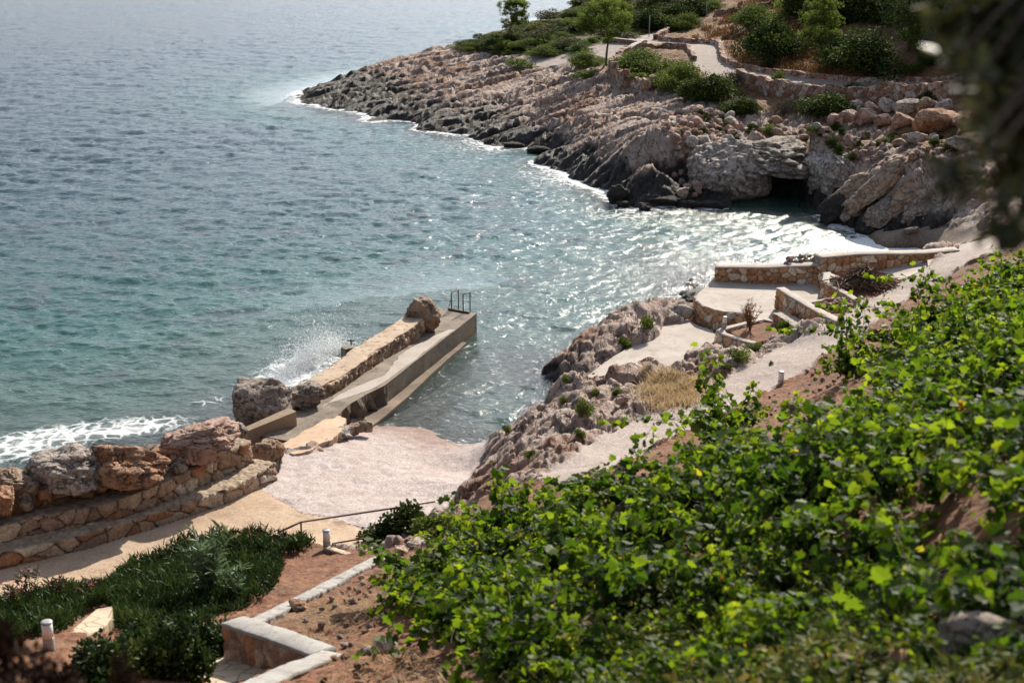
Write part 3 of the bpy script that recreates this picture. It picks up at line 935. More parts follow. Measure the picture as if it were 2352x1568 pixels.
# --- split into the pieces of the setting
zid = np.zeros(TX.shape, int)           # 0 headland
zid[near | ~k_head] = 1                  # near rocks
zid[k_soil] = 2
zid[k_cove] = 6
zid[k_grav] = 5
zid[k_hillp] = 7
zid[k_path] = 4
zid[k_beach] = 3
tide = np.where(QT > 64, 1.0 + 0.8 * sstep(1000, 720, QX) + 0.35 * sstep(1350, 1500, QX) * sstep(1660, 1560, QX), 0.18) + 0.3 * sstep(1850, 1950, QX)
moss = far * sstep(1540, 1440, QX) * sstep(190, 120, QY)
V = np.stack([TX, TY, TZ], -1).reshape(-1, 3)
fc = grid_faces(*TX.shape)
zf = zid.ravel()[fc[:, 0]]
minz = np.min(TZ.ravel()[fc], 1)
keepf = np.max(TZ.ravel()[fc], 1) > -3.2
hillv = hill.ravel()
for k, (nm, mt) in enumerate([('rocky_headland', 'rock'), ('rocky_shore', 'rock'), ('hillside', 'soil'), ('pebble_beach', 'pebble'), ('concrete_path', 'dirt'), ('gravel_path', 'gravel'), ('cove_beach', 'cove'), ('hill_path', 'gravel')]):
    f = fc[(zf == k) & keepf]
    u, inv = np.unique(f.ravel(), return_inverse=True)
    o = structure(nm, V[u], inv.reshape(-1, 4), MT[mt], {'soil': hillv[u], 'tide': tide.ravel()[u], 'moss': moss.ravel()[u]})

# ---------------------------------------------------------------- the sea: wind waves from a spectrum
def wave_tile(N, L, wdir, seed, lw, lmin=0.25):
    rg = np.random.default_rng(seed)
    k1 = np.fft.fftfreq(N, L / N) * 2 * np.pi
    kx, ky = np.meshgrid(k1, k1)
    k = np.hypot(kx, ky)
    k[0, 0] = 1e-6
    c = (kx * math.cos(wdir) + ky * math.sin(wdir)) / k
    kp = 2 * np.pi / lw
    ph = np.exp(-0.75 * (kp / k) ** 2) / k ** 3.7 * (0.12 + np.abs(c) ** 3) * np.exp(-(k * lmin / (2 * np.pi)) ** 2)
    ph[0, 0] = 0
    h = (rg.normal(size=(N, N)) + 1j * rg.normal(size=(N, N))) * np.sqrt(ph)
    H = np.fft.ifft2(h).real
    DX = np.fft.ifft2(1j * kx / k * h).real
    DY = np.fft.ifft2(1j * ky / k * h).real
    SX = np.fft.ifft2(1j * kx * h).real
    SY = np.fft.ifft2(1j * ky * h).real
    s = np.sqrt((SX ** 2 + SY ** 2).mean())
    return H / s, DX / s, DY / s


def tile_at(T, L, x, y):
    N = T[0].shape[0]
    u = (x / L % 1) * N
    v = (y / L % 1) * N
    i, j = u.astype(int) % N, v.astype(int) % N
    u, v = u - np.floor(u), v - np.floor(v)
    i1, j1 = (i + 1) % N, (j + 1) % N
    return [(t[j, i] * (1 - u) + t[j, i1] * u) * (1 - v) + (t[j1, i] * (1 - u) + t[j1, i1] * u) * v for t in T]


WD = math.radians(-104)
T1 = wave_tile(1024, 61.0, WD, 3, 2.5)
T2 = wave_tile(1024, 37.0, WD + 0.12, 4, 1.15)

sth = np.concatenate([np.linspace(-48, -21.5, 160)[:-1], np.linspace(-21.5, 21.5, 800), np.linspace(21.5, 48, 100)[1:]]) * np.pi / 180
sr = [26.0]
while sr[-1] < 6000:
    r0 = sr[-1]
    sr.append(r0 + max(0.055, r0 * r0 / 22750 * 0.62) if r0 < 320 else r0 * 1.12)
sr = np.array(sr)
SX_ = sr[:, None] * np.sin(sth)
SY_ = sr[:, None] * np.cos(sth)
zb = np.where((np.abs(SX_) < 69) & (SY_ < 190), zsm(np.clip(SX_, -69, 89), np.clip(SY_, -7, 190)), -12)
zb = np.where((SX_ - CV[0] > -2.5) & (SX_ - CV[0] < 2.4) & (SY_ - CV[1] > -2.0) & (SY_ - CV[1] < 4.2), np.minimum(zb, -1.0), zb)
fade = sstep(420, 150, sr)[:, None]
shal = sstep(0.05, 2.2, -zb)
h1, dx1, dy1 = tile_at(T1, 61.0, SX_, SY_)
ca, sa = math.cos(0.5), math.sin(0.5)
h2, dx2r, dy2r = tile_at(T2, 37.0, SX_ * ca + SY_ * sa, -SX_ * sa + SY_ * ca)
dx2, dy2 = dx2r * ca - dy2r * sa, dx2r * sa + dy2r * ca
amp = (0.35 + 0.65 * shal) * fade * (0.85 + 0.35 * fbm(SX_ * 0.04, SY_ * 0.04, o=2))
W1, W2 = 0.18, 0.19
hz = (h1 * W1 + h2 * W2) * amp
ch = 0.75
SXd = SX_ - (dx1 * W1 + dx2 * W2) * amp * ch
SYd = SY_ - (dy1 * W1 + dy2 * W2) * amp * ch
SZ = hz
# foam: along the rocks with glitter painted in, off the sea wall and round the splash
foam = (0.50 + 0.3 * fbm(SX_ * 0.35, SY_ * 0.35, o=3)) * sstep(-0.8, 0.05, zb) * (SY_ > 62) + 0.30 * sstep(-2.6, -0.4, zb) * (SY_ > 62)
foam += 0.52 * sstep(-0.12, 0.03, zb) * (SY_ <= 62)


def blob(px, py, sx, sy, a, rot=0.0):
    p = P(px, py, 0)
    dx, dy = SX_ - p[0], SY_ - p[1]
    c, s = math.cos(rot), math.sin(rot)
    return a * np.exp(-((dx * c + dy * s) / sx) ** 2 - ((-dx * s + dy * c) / sy) ** 2)


foam += blob(180, 985, 3.6, 1.1, 0.55, 0.35) + blob(20, 1040, 2.2, 1.3, 0.62, 0.3) + blob(330, 985, 1.6, 0.7, 0.5, 0.5) + blob(715, 835, 1.5, 2.2, 0.85, -0.6) + blob(640, 875, 1.0, 1.5, 0.75, -0.6) + blob(470, 925, 1.0, 0.6, 0.45, 0.5)
foam += blob(1960, 560, 4.2, 1.5, 0.62, -0.5) + blob(2010, 572, 1.9, 0.9, 0.45, -0.5) + blob(1420, 500, 4.5, 2.4, 0.36, -0.3) + blob(1850, 500, 1.6, 0.9, 0.12) + blob(1290, 410, 5, 2.6, 0.36, -0.5) + blob(1100, 345, 5, 2.4, 0.26, -0.7)  # wide patches off the headland whiten the water for foam and sun glitter both
foam += 0.12 * np.clip(hz / 0.12, 0, 2) * (fade > 0.4) * sstep(0.5, 1.6, hz / 0.1)
foam = foam * (1 - ((SX_ - CV[0] > -2.3) & (SX_ - CV[0] < 2.1) & (SY_ - CV[1] > 0.0) & (SY_ - CV[1] < 4)))
sv = np.stack([SXd, SYd, SZ], -1).reshape(-1, 3)
sf = grid_faces(*SX_.shape)
ok = np.min(zb.ravel()[sf], 1) < 0.6
k_in = inpoly(*proj(SX_, SY_, 0.3)[:2], [(-400, 1500), (-400, 1330), (0, 1260), (300, 1180), (560, 1080), (640, 1040), (800, 1060), (1050, 1150), (1150, 1200), (1300, 1500)]).ravel() & (SY_.ravel() < 42)
ok &= ~k_in[sf[:, 0]]
sf = sf[ok]
u, inv = np.unique(sf.ravel(), return_inverse=True)
structure('sea', sv[u], inv.reshape(-1, 4), MT['water'], {'depth': np.clip(-zb, 0, 14).ravel()[u], 'foam': foam.ravel()[u]})
# deep sea floor under the open water
V0 = np.array([[-900, -60, -14], [900, -60, -14], [900, 6000, -14], [-900, 6000, -14.0]])
# ---------------------------------------------------------------- stonework
PAL_TERR = [((0.50, 0.27, 0.135), 3), ((0.56, 0.36, 0.21), 3), ((0.62, 0.47, 0.32), 2.4), ((0.42, 0.19, 0.085), 1.6), ((0.68, 0.58, 0.45), 1.4)]
PAL_SEA = [((0.45, 0.34, 0.25), 3), ((0.38, 0.26, 0.18), 3), ((0.52, 0.43, 0.335), 2), ((0.36, 0.18, 0.09), 1.1), ((0.24, 0.17, 0.13), 1)]
PAL_DRY = [((0.40, 0.255, 0.185), 3), ((0.33, 0.18, 0.115), 3), ((0.47, 0.36, 0.29), 2), ((0.27, 0.13, 0.08), 2), ((0.52, 0.44, 0.38), 1)]
PAL_DARK = [((0.29, 0.205, 0.14), 3), ((0.38, 0.28, 0.19), 2.4), ((0.19, 0.13, 0.09), 1.6), ((0.38, 0.20, 0.09), 1.3), ((0.48, 0.38, 0.28), 1.4)]


def pal_pick(pal, r):
    cs = np.array([p[0] for p in pal])
    w_ = np.cumsum([p[1] for p in pal])
    w_ = w_ / w_[-1]
    return cs[np.clip(np.searchsorted(w_, r), 0, len(cs) - 1)]


def wall_mesh(pts, thick, cell=0.24, pal=PAL_TERR, ds=0.05, stone=0.05, mortar=(0.33, 0.28, 0.23), topcol=(0.42, 0.34, 0.27), seed=1, toprough=0.015, stonetop=False, batter=0.0, smoothit=2, aspect=1.25, groove=0.10, irregular=0.0, ground_base=False):
    """pts: (x, y, zbase, ztop) along the front face; the body lies to the left of the direction of travel"""
    p, s = resample(chaikin(pts, smoothit) if smoothit else np.asarray(pts, float), ds)
    if ground_base:
        g = ground(p[:, 0], p[:, 1])
        p[:, 3] = g + p[:, 3] + fbm(s * 0.9, s * 0 + seed, o=2) * irregular
        p[:, 2] = g - 0.25
    n = len(p)
    tx = np.gradient(p[:, 0])
    ty = np.gradient(p[:, 1])
    L = np.hypot(tx, ty)
    tx, ty = tx / L, ty / L
    nx, ny = ty, -tx                                   # outward normal of the front face
    nxt = [np.array([p[:, 0] + nx * batter, p[:, 1] + ny * batter, p[:, 2]]).T, np.array([p[:, 0], p[:, 1], p[:, 3]]).T,
           np.array([p[:, 0] - nx * thick, p[:, 1] - ny * thick, p[:, 3]]).T, np.array([p[:, 0] - nx * thick, p[:, 1] - ny * thick, p[:, 2]]).T]
    h = float((p[:, 3] - p[:, 2]).mean())
    nh, nt_, nb = max(3, int(h / ds)), max(2, int(thick / ds)), max(2, int(h / ds / 2))
    rows = []
    kind = []
    vv = []
    for a, b, m_, k, l0, ln in ((0, 1, nh, 0, 0, h), (1, 2, nt_, 1, h, thick), (2, 3, nb, 2, h + thick, h)):
        for i in range(m_ + (1 if k == 2 else 0)):
            f = i / m_
            rows.append(nxt[a] * (1 - f) + nxt[b] * f)
            kind.append(k)
            vv.append(l0 + ln * f)
    W_ = np.stack(rows)                                # rows x n x 3
    kind = np.array(kind)[:, None] * np.ones((1, n), int)
    u = s[None, :] + np.zeros(W_.shape[:2])
    v = np.array(vv)[:, None] + np.zeros(W_.shape[:2])
    uu = u / (cell * aspect) + perlin(u / cell * 0.4, v / cell * 0.4 + seed) * 0.45
    vq = v / cell + perlin(u / cell * 0.4 + 50, v / cell * 0.4 + seed) * 0.45
    d1, d2, cid = vor2(uu, vq, seed)
    e = d2 - d1
    bul = np.sqrt(np.clip(e - groove * 0.3, 0, 0.14)) * 1.9
    stoney = (kind == 0) | (kind == 2) | stonetop
    fine = fbm(W_[..., 0] * 6, W_[..., 1] * 6, W_[..., 2] * 6, o=3)
    dsp = np.where(stoney, stone * (bul - 0.35 + 0.75 * (cid - 0.5)) + fine * stone * 0.36, 0)
    up = np.where(kind == 1, fine * toprough + (stone * (bul * 0.8 - 0.2 + 0.9 * (cid - 0.5)) if stonetop else 0), 0)
    out = np.where(kind == 2, -1.0, 1.0)
    edge = (kind == 1) & (not stonetop)
    W_[..., 0] += nx[None] * dsp * out
    W_[..., 1] += ny[None] * dsp * out
    W_[..., 2] += up
    c = pal_pick(pal, cid)
    c = c * (0.82 + 0.36 * ((cid * 13.7) % 1))[..., None]
    gm = sstep(groove, groove * 0.35, e)[..., None]
    c = c * (1 - gm) + np.array(mortar) * gm
    if not stonetop:
        c = np.where((kind == 1)[..., None], np.array(topcol) * (0.9 + 0.2 * fine[..., None]), c)
    Vv = W_.reshape(-1, 3)
    m_ = len(W_)
    fq = grid_faces(m_, n)
    # end caps
    top = np.arange(m_) * n
    fs = [fq, np.array([top]), np.array([top[::-1] + n - 1])]
    return Vv, fs, c.reshape(-1, 3)


def wall(name, label, cat, pts, thick, cap=None, group=None, mat='wall', **k):
    V, fs, c = wall_mesh(pts, thick, **k)
    if cap is None:
        return solo(name, V, fs, MT[mat], label, cat, group, {'col': c})
    h, mt, over = cap
    e = empty(name, (V[:, 0].mean(), V[:, 1].mean(), V[:, 2].min()), label, cat, group)
    part('stone_body', V, fs, MT[mat], e, {'col': c})
    q = np.asarray(pts, float).copy()
    V2, f2 = cap_mesh(q, thick, h, over, k.get('smoothit', 2), k.get('ground_base', False))
    part('coping', V2, f2, MT[mt], e)
    return e


def cap_mesh(pts, thick, h, over, smoothit, gb=False, wb=0.012):
    p, s = resample(chaikin(pts, smoothit) if smoothit else pts, 0.12)
    if gb:
        p[:, 3] += ground(p[:, 0], p[:, 1])
    tx, ty = np.gradient(p[:, 0]), np.gradient(p[:, 1])
    L = np.hypot(tx, ty)
    nx, ny = ty / L, -tx / L
    z0 = p[:, 3] - 0.006
    wob = fbm(s * 1.3, s * 0 + 3, o=4) * wb
    rows = []
    for o, z in ((over, 0), (over + 0.006, h * 0.7), (over - 0.02, h), (-thick / 2, h * 1.03), (-thick + 0.02 - over, h), (-thick - over, h * 0.7), (-thick - over, 0)):
        rows.append(np.stack([p[:, 0] + nx * (o + wob), p[:, 1] + ny * (o + wob), z0 + z + (fbm(s * 1.3, s * 0 + 8 + o, o=3) * 0.006 if z > 0 else 0)], 1))
    n = len(p)
    V = np.concatenate(rows)
    m_ = len(rows)
    i = np.arange(m_) * n
    return V, [grid_faces(m_, n), np.array([i]), np.array([i[::-1] + n - 1])]


def boulder_mesh(seed, sub=5, box_=3.0, planes=11, rough=0.10, pits=0.05, s=(1, 1, 1), freq=1.3):
    V, fq = ico(sub)
    rg = np.random.default_rng(seed)
    d = V.copy()
    r = 1.0 / (np.abs(d) ** box_).sum(1) ** (1 / box_)
    V = d * r[:, None]
    for _ in range(planes):
        nrm = rg.normal(size=3)
        nrm /= np.linalg.norm(nrm)
        lim = rg.uniform(0.58, 0.92)
        k = V @ nrm
        V = V - np.outer(np.maximum(k - lim, 0) * 0.9, nrm)
    o = rg.uniform(0, 90, 3)
    q = V * freq + o
    big = fbm(q[:, 0] * 0.8, q[:, 1] * 0.8, q[:, 2] * 0.8, o=2) * rough * 0.8
    ds_ = big + fbm(q[:, 0] * 1.7, q[:, 1] * 1.7, q[:, 2] * 1.7, o=5) * rough * 0.75
    cr_ = np.abs(fbm(q[:, 0] * 1.2 + 30, q[:, 1] * 1.2, q[:, 2] * 1.2, o=3))
    ds_ = ds_ - np.clip(0.09 - cr_, 0, 1) * rough * 9.0
    ds_ = ds_ - np.clip(0.42 - billow(q[:, 0] * 2.6, q[:, 1] * 2.6, q[:, 2] * 2.6, o=3), 0, 1) * pits * 1.6
    st = saw((q[:, 2] * 0.9 + 0.35 * q[:, 0] + 0.25 * fbm(q[:, 0], q[:, 1], o=2)) / 0.42) * rough * 0.45
    V = V + d * (ds_ + st)[:, None]
    V = V * np.array(s) / 2
    return V, fq


def boulder(name, label, base, size, seed, mat, rz=0.0, tilt=(0, 0), sub=5, group=None, cat='boulder', sink=0.08, **k):
    V, fq = boulder_mesh(seed, sub, s=size, **k)
    ca, sa = math.cos(rz), math.sin(rz)
    tx_, ty_ = tilt
    V = np.stack([V[:, 0], V[:, 1] * math.cos(tx_) - V[:, 2] * math.sin(tx_), V[:, 1] * math.sin(tx_) + V[:, 2] * math.cos(tx_)], 1)
    V = np.stack([V[:, 0] * math.cos(ty_) + V[:, 2] * math.sin(ty_), V[:, 1], -V[:, 0] * math.sin(ty_) + V[:, 2] * math.cos(ty_)], 1)
    V = np.stack([V[:, 0] * ca - V[:, 1] * sa, V[:, 0] * sa + V[:, 1] * ca, V[:, 2]], 1)
    V[:, 2] -= V[:, 2].min() + sink * size[2]
    o = link(name, mesh(name, V, fq, MT[mat]), None, base)
    return tag(o, label, cat, group)


def slab3(pts, thick, mat, name, label=None, cat=None, parent=None, kind=None, sub=None, bev=0.0):
    """polygon of world points extruded downwards"""
    pts = np.asarray(pts, float)
    n = len(pts)
    if (np.cross(np.roll(pts[:, :2], -1, 0) - pts[:, :2], np.roll(pts[:, :2], -2, 0) - np.roll(pts[:, :2], -1, 0))).sum() < 0:
        pts = pts[::-1]
    tri = tessellate_polygon([[Vector((p[0], p[1], 0)) for p in pts]])
    tri = np.array(tri)
    a, b, c = pts[tri[:, 0]], pts[tri[:, 1]], pts[tri[:, 2]]
    flip = np.cross(b[:, :2] - a[:, :2], c[:, :2] - a[:, :2]) < 0
    tri[flip] = tri[flip][:, ::-1]
    bot = pts.copy()
    bot[:, 2] -= thick
    V = np.concatenate([pts, bot])
    i = np.arange(n)
    side = np.stack([i, i + n, (i + 1) % n + n, (i + 1) % n], 1)
    fs = [tri, side, tri[:, ::-1] + n]
    if parent is not None:
        return part(name, V, fs, MT[mat], parent, smooth=False)
    if kind == 'structure':
        return structure(name, V, fs, MT[mat], smooth=False)
    return solo(name, V, fs, MT[mat], label, cat, smooth=False)


def wp(lst, zb, zt):
    """image survey points at a known base level -> wall points"""
    return [np.array([*P(x, y, zb)[:2], zb, zt]) for x, y in lst]


# ---- terrace floors
f1 = [(1638, 640), (1622, 656), (1600, 680), (1602, 690), (1613, 700), (1637, 709), (1662, 715), (1708, 717.5), (1737, 730), (1771, 737), (1830, 745), (1860, 730), (1870, 700), (1885, 680), (1885, 655), (1882, 648)]
slab3([P(x, y, 1.4) for x, y in f1], 0.5, 'conc', 'terrace_floor', kind='structure')
f2 = [(1884, 652, 1.41), (1968, 624, 1.72), (2128, 598, 2.1), (2150, 600, 2.12), (2128, 616, 2.1), (2075, 640, 2.05), (2000, 650, 1.8), (1935, 680, 1.45), (1886, 682, 1.41)]
slab3([P(*q) for q in f2], 0.5, 'conc', 'terrace_ramp', kind='structure')
slab3([P(x, y, 0.8) for x, y in chaikin(np.array(Z_SLAB, float), 1)], 0.5, 'conc', 'lower_terrace', kind='structure')

TW = dict(cell=0.25, pal=PAL_TERR, ds=0.03, stone=0.075, mortar=(0.20, 0.13, 0.085), groove=0.13)
CAP = (0.05, 'conc', 0.0)
a_, b_, c_, d_, e_ = P(1641, 647, 1.4), P(1754, 651, 1.4), P(1882, 652, 1.4), P(1968, 627, 1.7), P(2128, 602, 2.1)
wall('stone_terrace_wall', 'low stone wall with pale coping behind the round terrace, sea beyond it', 'wall',
     [(*a_[:2], 1.0, 1.96), (*b_[:2], 1.0, 2.0), (*c_[:2], 1.0, 2.12)], 0.62, CAP, smoothit=0, **TW)
wall('stone_terrace_wall', 'higher long stone wall with pale coping running right to the small beach', 'wall',
     [(*c_[:2], 1.0, 2.42), (*d_[:2], 1.0, 2.42), (*e_[:2], 1.3, 2.42), (*P(2203, 588, 2.3)[:2], 1.5, 2.5)], 0.55, CAP, smoothit=0, seed=4, **TW)
cv = [(1634, 650), (1614, 663), (1597, 680), (1599, 690), (1611, 700), (1635, 709), (1660, 715.5), (1708, 718), (1742, 731)]
wall('curved_stone_wall', 'curved rough stone wall holding up the round terrace', 'wall', wp(cv, 1.4, 1.375), 0.5, None,
     cell=0.25, pal=PAL_TERR, ds=0.035, stone=0.085, mortar=(0.16, 0.10, 0.07), topcol=(0.58, 0.5, 0.44), seed=9, batter=0.13) if False else None
cvp = [np.array([*P(x, y, 1.4)[:2], 0.45, 1.385]) for x, y in cv]
wall('curved_stone_wall', 'curved rough stone wall holding up the round terrace', 'wall', cvp, 0.22, None,
     cell=0.24, pal=PAL_TERR, ds=0.035, stone=0.085, mortar=(0.16, 0.10, 0.07), topcol=(0.58, 0.5, 0.44), seed=9, batter=0.14)
# white ramp where the wall meets the path
slab3([P(2200, 577, 2.45), P(2205, 563, 2.5), P(2262, 548, 2.7), P(2316, 528, 2.95), P(2325, 540, 2.9), P(2262, 560, 2.7), P(2228, 578, 2.5), P(2205, 590, 2.3)], 0.6, 'conc', 'concrete_ramp', kind='structure')
slab3([P(2130, 597, 2.3), P(2175, 588, 2.42), P(2196, 590, 2.38), P(2170, 607, 2.3), P(2140, 618, 2.25), P(2132, 612, 2.25)], 0.35, 'conc', 'step_block', 'white concrete step block at the end of the long terrace wall', 'step')
# diagonal wall and its plinth
wall('diagonal_stone_wall', 'stone wall with pale coping running diagonally across the terrace', 'wall',
     [(*P(1781, 696, 1.62)[:2], 1.0, 2.16), (*P(1854, 737, 1.7)[:2], 1.1, 2.16), (*P(1919, 764, 1.85)[:2], 1.3, 2.2)], 0.34, CAP, smoothit=0, seed=14, **TW)
wall('stone_plinth', 'low grey topped stone ledge at the foot of the diagonal wall', 'wall',
     [(*P(1775, 738, 1.4)[:2], 0.9, 1.72), (*P(1832, 768, 1.5)[:2], 0.9, 1.72)], 0.5, None, smoothit=0, seed=15, topcol=(0.45, 0.39, 0.34), **TW)
# planter with the brush pile
wall('planter_wall', 'stone planter wall round the brushwood heap, corner facing the terrace', 'wall',
     [(*P(1930, 641, 1.9)[:2], 1.2, 1.96), (*P(1892, 645, 1.6)[:2], 1.0, 1.96), (*P(1885, 681, 1.4)[:2], 1.0, 1.96), (*P(1938, 708, 1.5)[:2], 1.1, 2.0), (*P(1958, 716, 1.6)[:2], 1.2, 2.0)], 0.26, CAP, smoothit=0, seed=17, **TW)
slab3([P(1925, 640, 1.97), P(2000, 641, 1.98), P(2075, 637, 2.0), P(2010, 684, 1.95), P(1962, 688, 1.92), P(1905, 660, 1.9)], 0.4, 'soil', 'planter_soil', 'dark soil filling the brushwood planter', 'soil')
# stone bed in front of it
wall('stone_bed_kerb', 'low pale kerb along the bed of loose orange stones', 'kerb',
     [(*P(1846, 702, 1.6)[:2], 1.2, 1.64), (*P(1951, 682, 1.8)[:2], 1.2, 1.84)], 0.2, (0.03, 'conc', 0.0), smoothit=0, seed=18, **TW)
slab3([P(1850, 706, 1.66), P(1953, 684, 1.85), P(1972, 694, 1.85), P(1920, 734, 1.85), P(1905, 728, 1.8)], 0.4, 'soil', 'stone_bed', 'small planting bed between the diagonal wall and the path', 'bed')
# lower planter with the dried shrub
wall('planter_wall', 'low stone planter wall round the dried red shrub, lamp on its corner', 'wall',
     [(*P(1742, 733, 1.36)[:2], 0.6, 1.36), (*P(1648, 757, 1.36)[:2], 0.5, 1.36), (*P(1652, 768, 1.34)[:2], 0.5, 1.34), (*P(1716, 788, 1.36)[:2], 0.6, 1.36), (*P(1735, 792, 1.36)[:2], 0.7, 1.36)], 0.24, CAP, smoothit=0, seed=19, **TW)
slab3([P(1668, 758, 1.28), P(1742, 737, 1.3), P(1775, 742, 1.35), P(1790, 770, 1.4), P(1735, 788, 1.35), P(1708, 779, 1.3)], 0.5, 'soil', 'planter_soil', 'reddish soil in the planter under the dried shrub', 'soil')

# ---- small loose stone heaps: individual stones
STONES = []
for i in range(8):
    V, fq = boulder_mesh(100 + i, 3, box_=2.6, planes=8, rough=0.12, pits=0.0, s=(1, R.uniform(0.7, 1.0), R.uniform(0.6, 0.85)), freq=1.1)
    V[:, 2] -= V[:, 2].min() + 0.05
    STONES.append(V)
FQ3 = ico(3)[1]
_smesh = {}


def stone_mesh(i, mat):
    if (i, mat) not in _smesh:
        _smesh[(i, mat)] = mesh('stone', STONES[i], FQ3, MT[mat])
    return _smesh[(i, mat)]


def stone(name, loc, size, mat, label, group, cat='stone', flat_=1.0):
    o = link(name, stone_mesh(int(R.integers(8)), mat), None, loc)
    o.rotation_euler = (R.uniform(-.4, .4), R.uniform(-.4, .4), R.uniform(0, 6.28))
    o.scale = (size, size, size * flat_)
    return tag(o, label, cat, group)


for i in range(26):
    f = i / 25
    q = P(1808 + 80 * f, 607 - 2 * f, 2.08)
    q = q + [R.uniform(-.1, .1), R.uniform(0.05, .45), 0]
    q[2] = 2.04 + 0.09 * f + (0.12 if i % 3 == 0 else 0)
    stone('loose_stone', q, R.uniform(0.16, 0.26), 'b_pink' if i % 2 else 'b_tan', 'small orange stone heaped on the low terrace wall coping', 'stones piled on the terrace wall')
for i in range(60):
    u, v = R.uniform(), R.uniform()
    q = P(1852 + 62 * v + (1952 - 1852) * u * (1 - v) + 55 * u * v, 706 + 25 * v - 20 * u, 1.72 + 0.12 * u)
    stone('loose_stone', q, R.uniform(0.14, 0.34), 'b_pink' if R.uniform() < .6 else 'b_orange', 'loose orange stone in the bed beside the diagonal wall', 'stones filling the terrace bed')

# ---- the pier
PZ = 0.74
pier = empty('stone_pier', (*P(900, 850, 0)[:2], 0), 'weathered concrete pier reaching into the sea, low side wall along it', 'pier')
right_ = [(1095, 719.5), (1060, 747), (1000, 793), (940, 840), (884, 884), (866, 893), (845, 903), (820, 918), (800, 930), (783, 946), (772, 957)]
left_ = [(1008, 708), (985, 740), (968, 772), (930, 795), (895, 815), (848, 847), (810, 875), (777, 901), (740, 915), (690, 940), (630, 975), (600, 1000)]
end_ = [(690, 1012), (650, 1022)]


def slabgrid(name, a, b, z, depth, mat, parent, n=160, m_=26, rough=0.012, side=None, sidesteps=10, rugged=None):
    """deck between two polylines, with sides going down; a is the seaward edge"""
    A_, _ = resample(a, 0.01)
    B_, _ = resample(b, 0.01)
    i = np.linspace(0, 1, n)
    A_ = np.stack([np.interp(i, np.linspace(0, 1, len(A_)), A_[:, k]) for k in range(2)], 1)
    B_ = np.stack([np.interp(i, np.linspace(0, 1, len(B_)), B_[:, k]) for k in range(2)], 1)
    f = np.linspace(0, 1, m_)[:, None, None]
    T_ = A_[None] * (1 - f) + B_[None] * f
    top = np.concatenate([T_, np.full((m_, n, 1), z)], 2)
    top[..., 2] += fbm(top[..., 0] * 1.1, top[..., 1] * 1.1, o=4) * rough
    dn = []
    for k in range(1, sidesteps + 1):
        r_ = top[-1].copy()
        r_[:, 2] = z - depth * k / sidesteps
        if rugged is not None:
            amp_ = rugged(i) * sstep(0, 0.15, k / sidesteps)
            dd = billow(r_[:, 0] * 1.6, r_[:, 1] * 1.6, r_[:, 2] * 1.2, o=4) - 0.5
            r_[:, 0] += amp_ * dd * 0.8
            r_[:, 1] -= amp_ * dd * 0.5
        dn.append(r_)
    up = []
    for k in range(sidesteps, 0, -1):
        r_ = top[0].copy()
        r_[:, 2] = z - depth * k / sidesteps
        up.append(r_)
    W_ = np.concatenate([np.stack(up), top, np.stack(dn)])
    V = W_.reshape(-1, 3)
    fq = grid_faces(len(W_), n)
    row = np.arange(len(W_)) // 1
    fr = np.repeat(np.arange(len(W_) - 1), n - 1)
    mid = ((fr < sidesteps) | (fr >= sidesteps + m_ - 1)).astype(int)
    i0 = np.arange(len(W_)) * n
    caps = [np.array([i0[::-1]]), np.array([i0 + n - 1])]
    mats_ = [MT[m2] for m2 in mat]
    V = V - np.array(parent.location)
    return link(name, mesh(name, V, [fq] + caps, mats_, None, False, np.concatenate([mid, [1, 1]])), parent)


RA = np.array([P(x, y, PZ)[:2] for x, y in right_])
LA = np.array([P(x, y, PZ)[:2] for x, y in left_])
# move the seaward edge under the parapet
slabgrid('deck', LA + np.array([-0.25, 0.1]), np.concatenate([RA, [P(735, 985, PZ)[:2], P(660, 1012, PZ)[:2]]]), PZ, 2.0, ('pierdeck', 'pierside'), pier, rugged=lambda i: sstep(0.58, 0.66, i) * 0.55)
# screeded strip down the middle of the deck
st_ = [(1075, 735, 0), (0, 0, 0)]
sr_ = np.array([P(x, y, PZ)[:2] for x, y in [(1043, 757), (1000, 790), (945, 832), (890, 872), (850, 895), (800, 912), (760, 925), (735, 940)]])
sl_ = np.array([P(x, y, PZ)[:2] for x, y in [(1025, 758), (975, 783), (940, 800), (905, 832), (880, 862), (835, 882), (790, 902), (740, 931)]])
n_ = 90
i_ = np.linspace(0, 1, n_)
sr2 = np.stack([np.interp(i_, np.linspace(0, 1, 8), sr_[:, k]) for k in range(2)], 1) + fbm(i_ * 14, i_ * 0, o=3)[:, None] * 0.10
sl2 = np.stack([np.interp(i_, np.linspace(0, 1, 8), sl_[:, k]) for k in range(2)], 1) + fbm(i_ * 11, i_ * 0 + 5, o=3)[:, None] * 0.16
Wd = np.stack([np.concatenate([sl2 * (1 - f) + sr2 * f, np.zeros((n_, 1))], 1) for f in np.linspace(0, 1, 9)])
Wd[..., 2] = PZ + fbm(Wd[..., 0] * 1.1, Wd[..., 1] * 1.1, o=4) * 0.012 + 0.006
part('screed_strip', Wd.reshape(-1, 3), grid_faces(9, n_), MT['pierpatch'], pier)
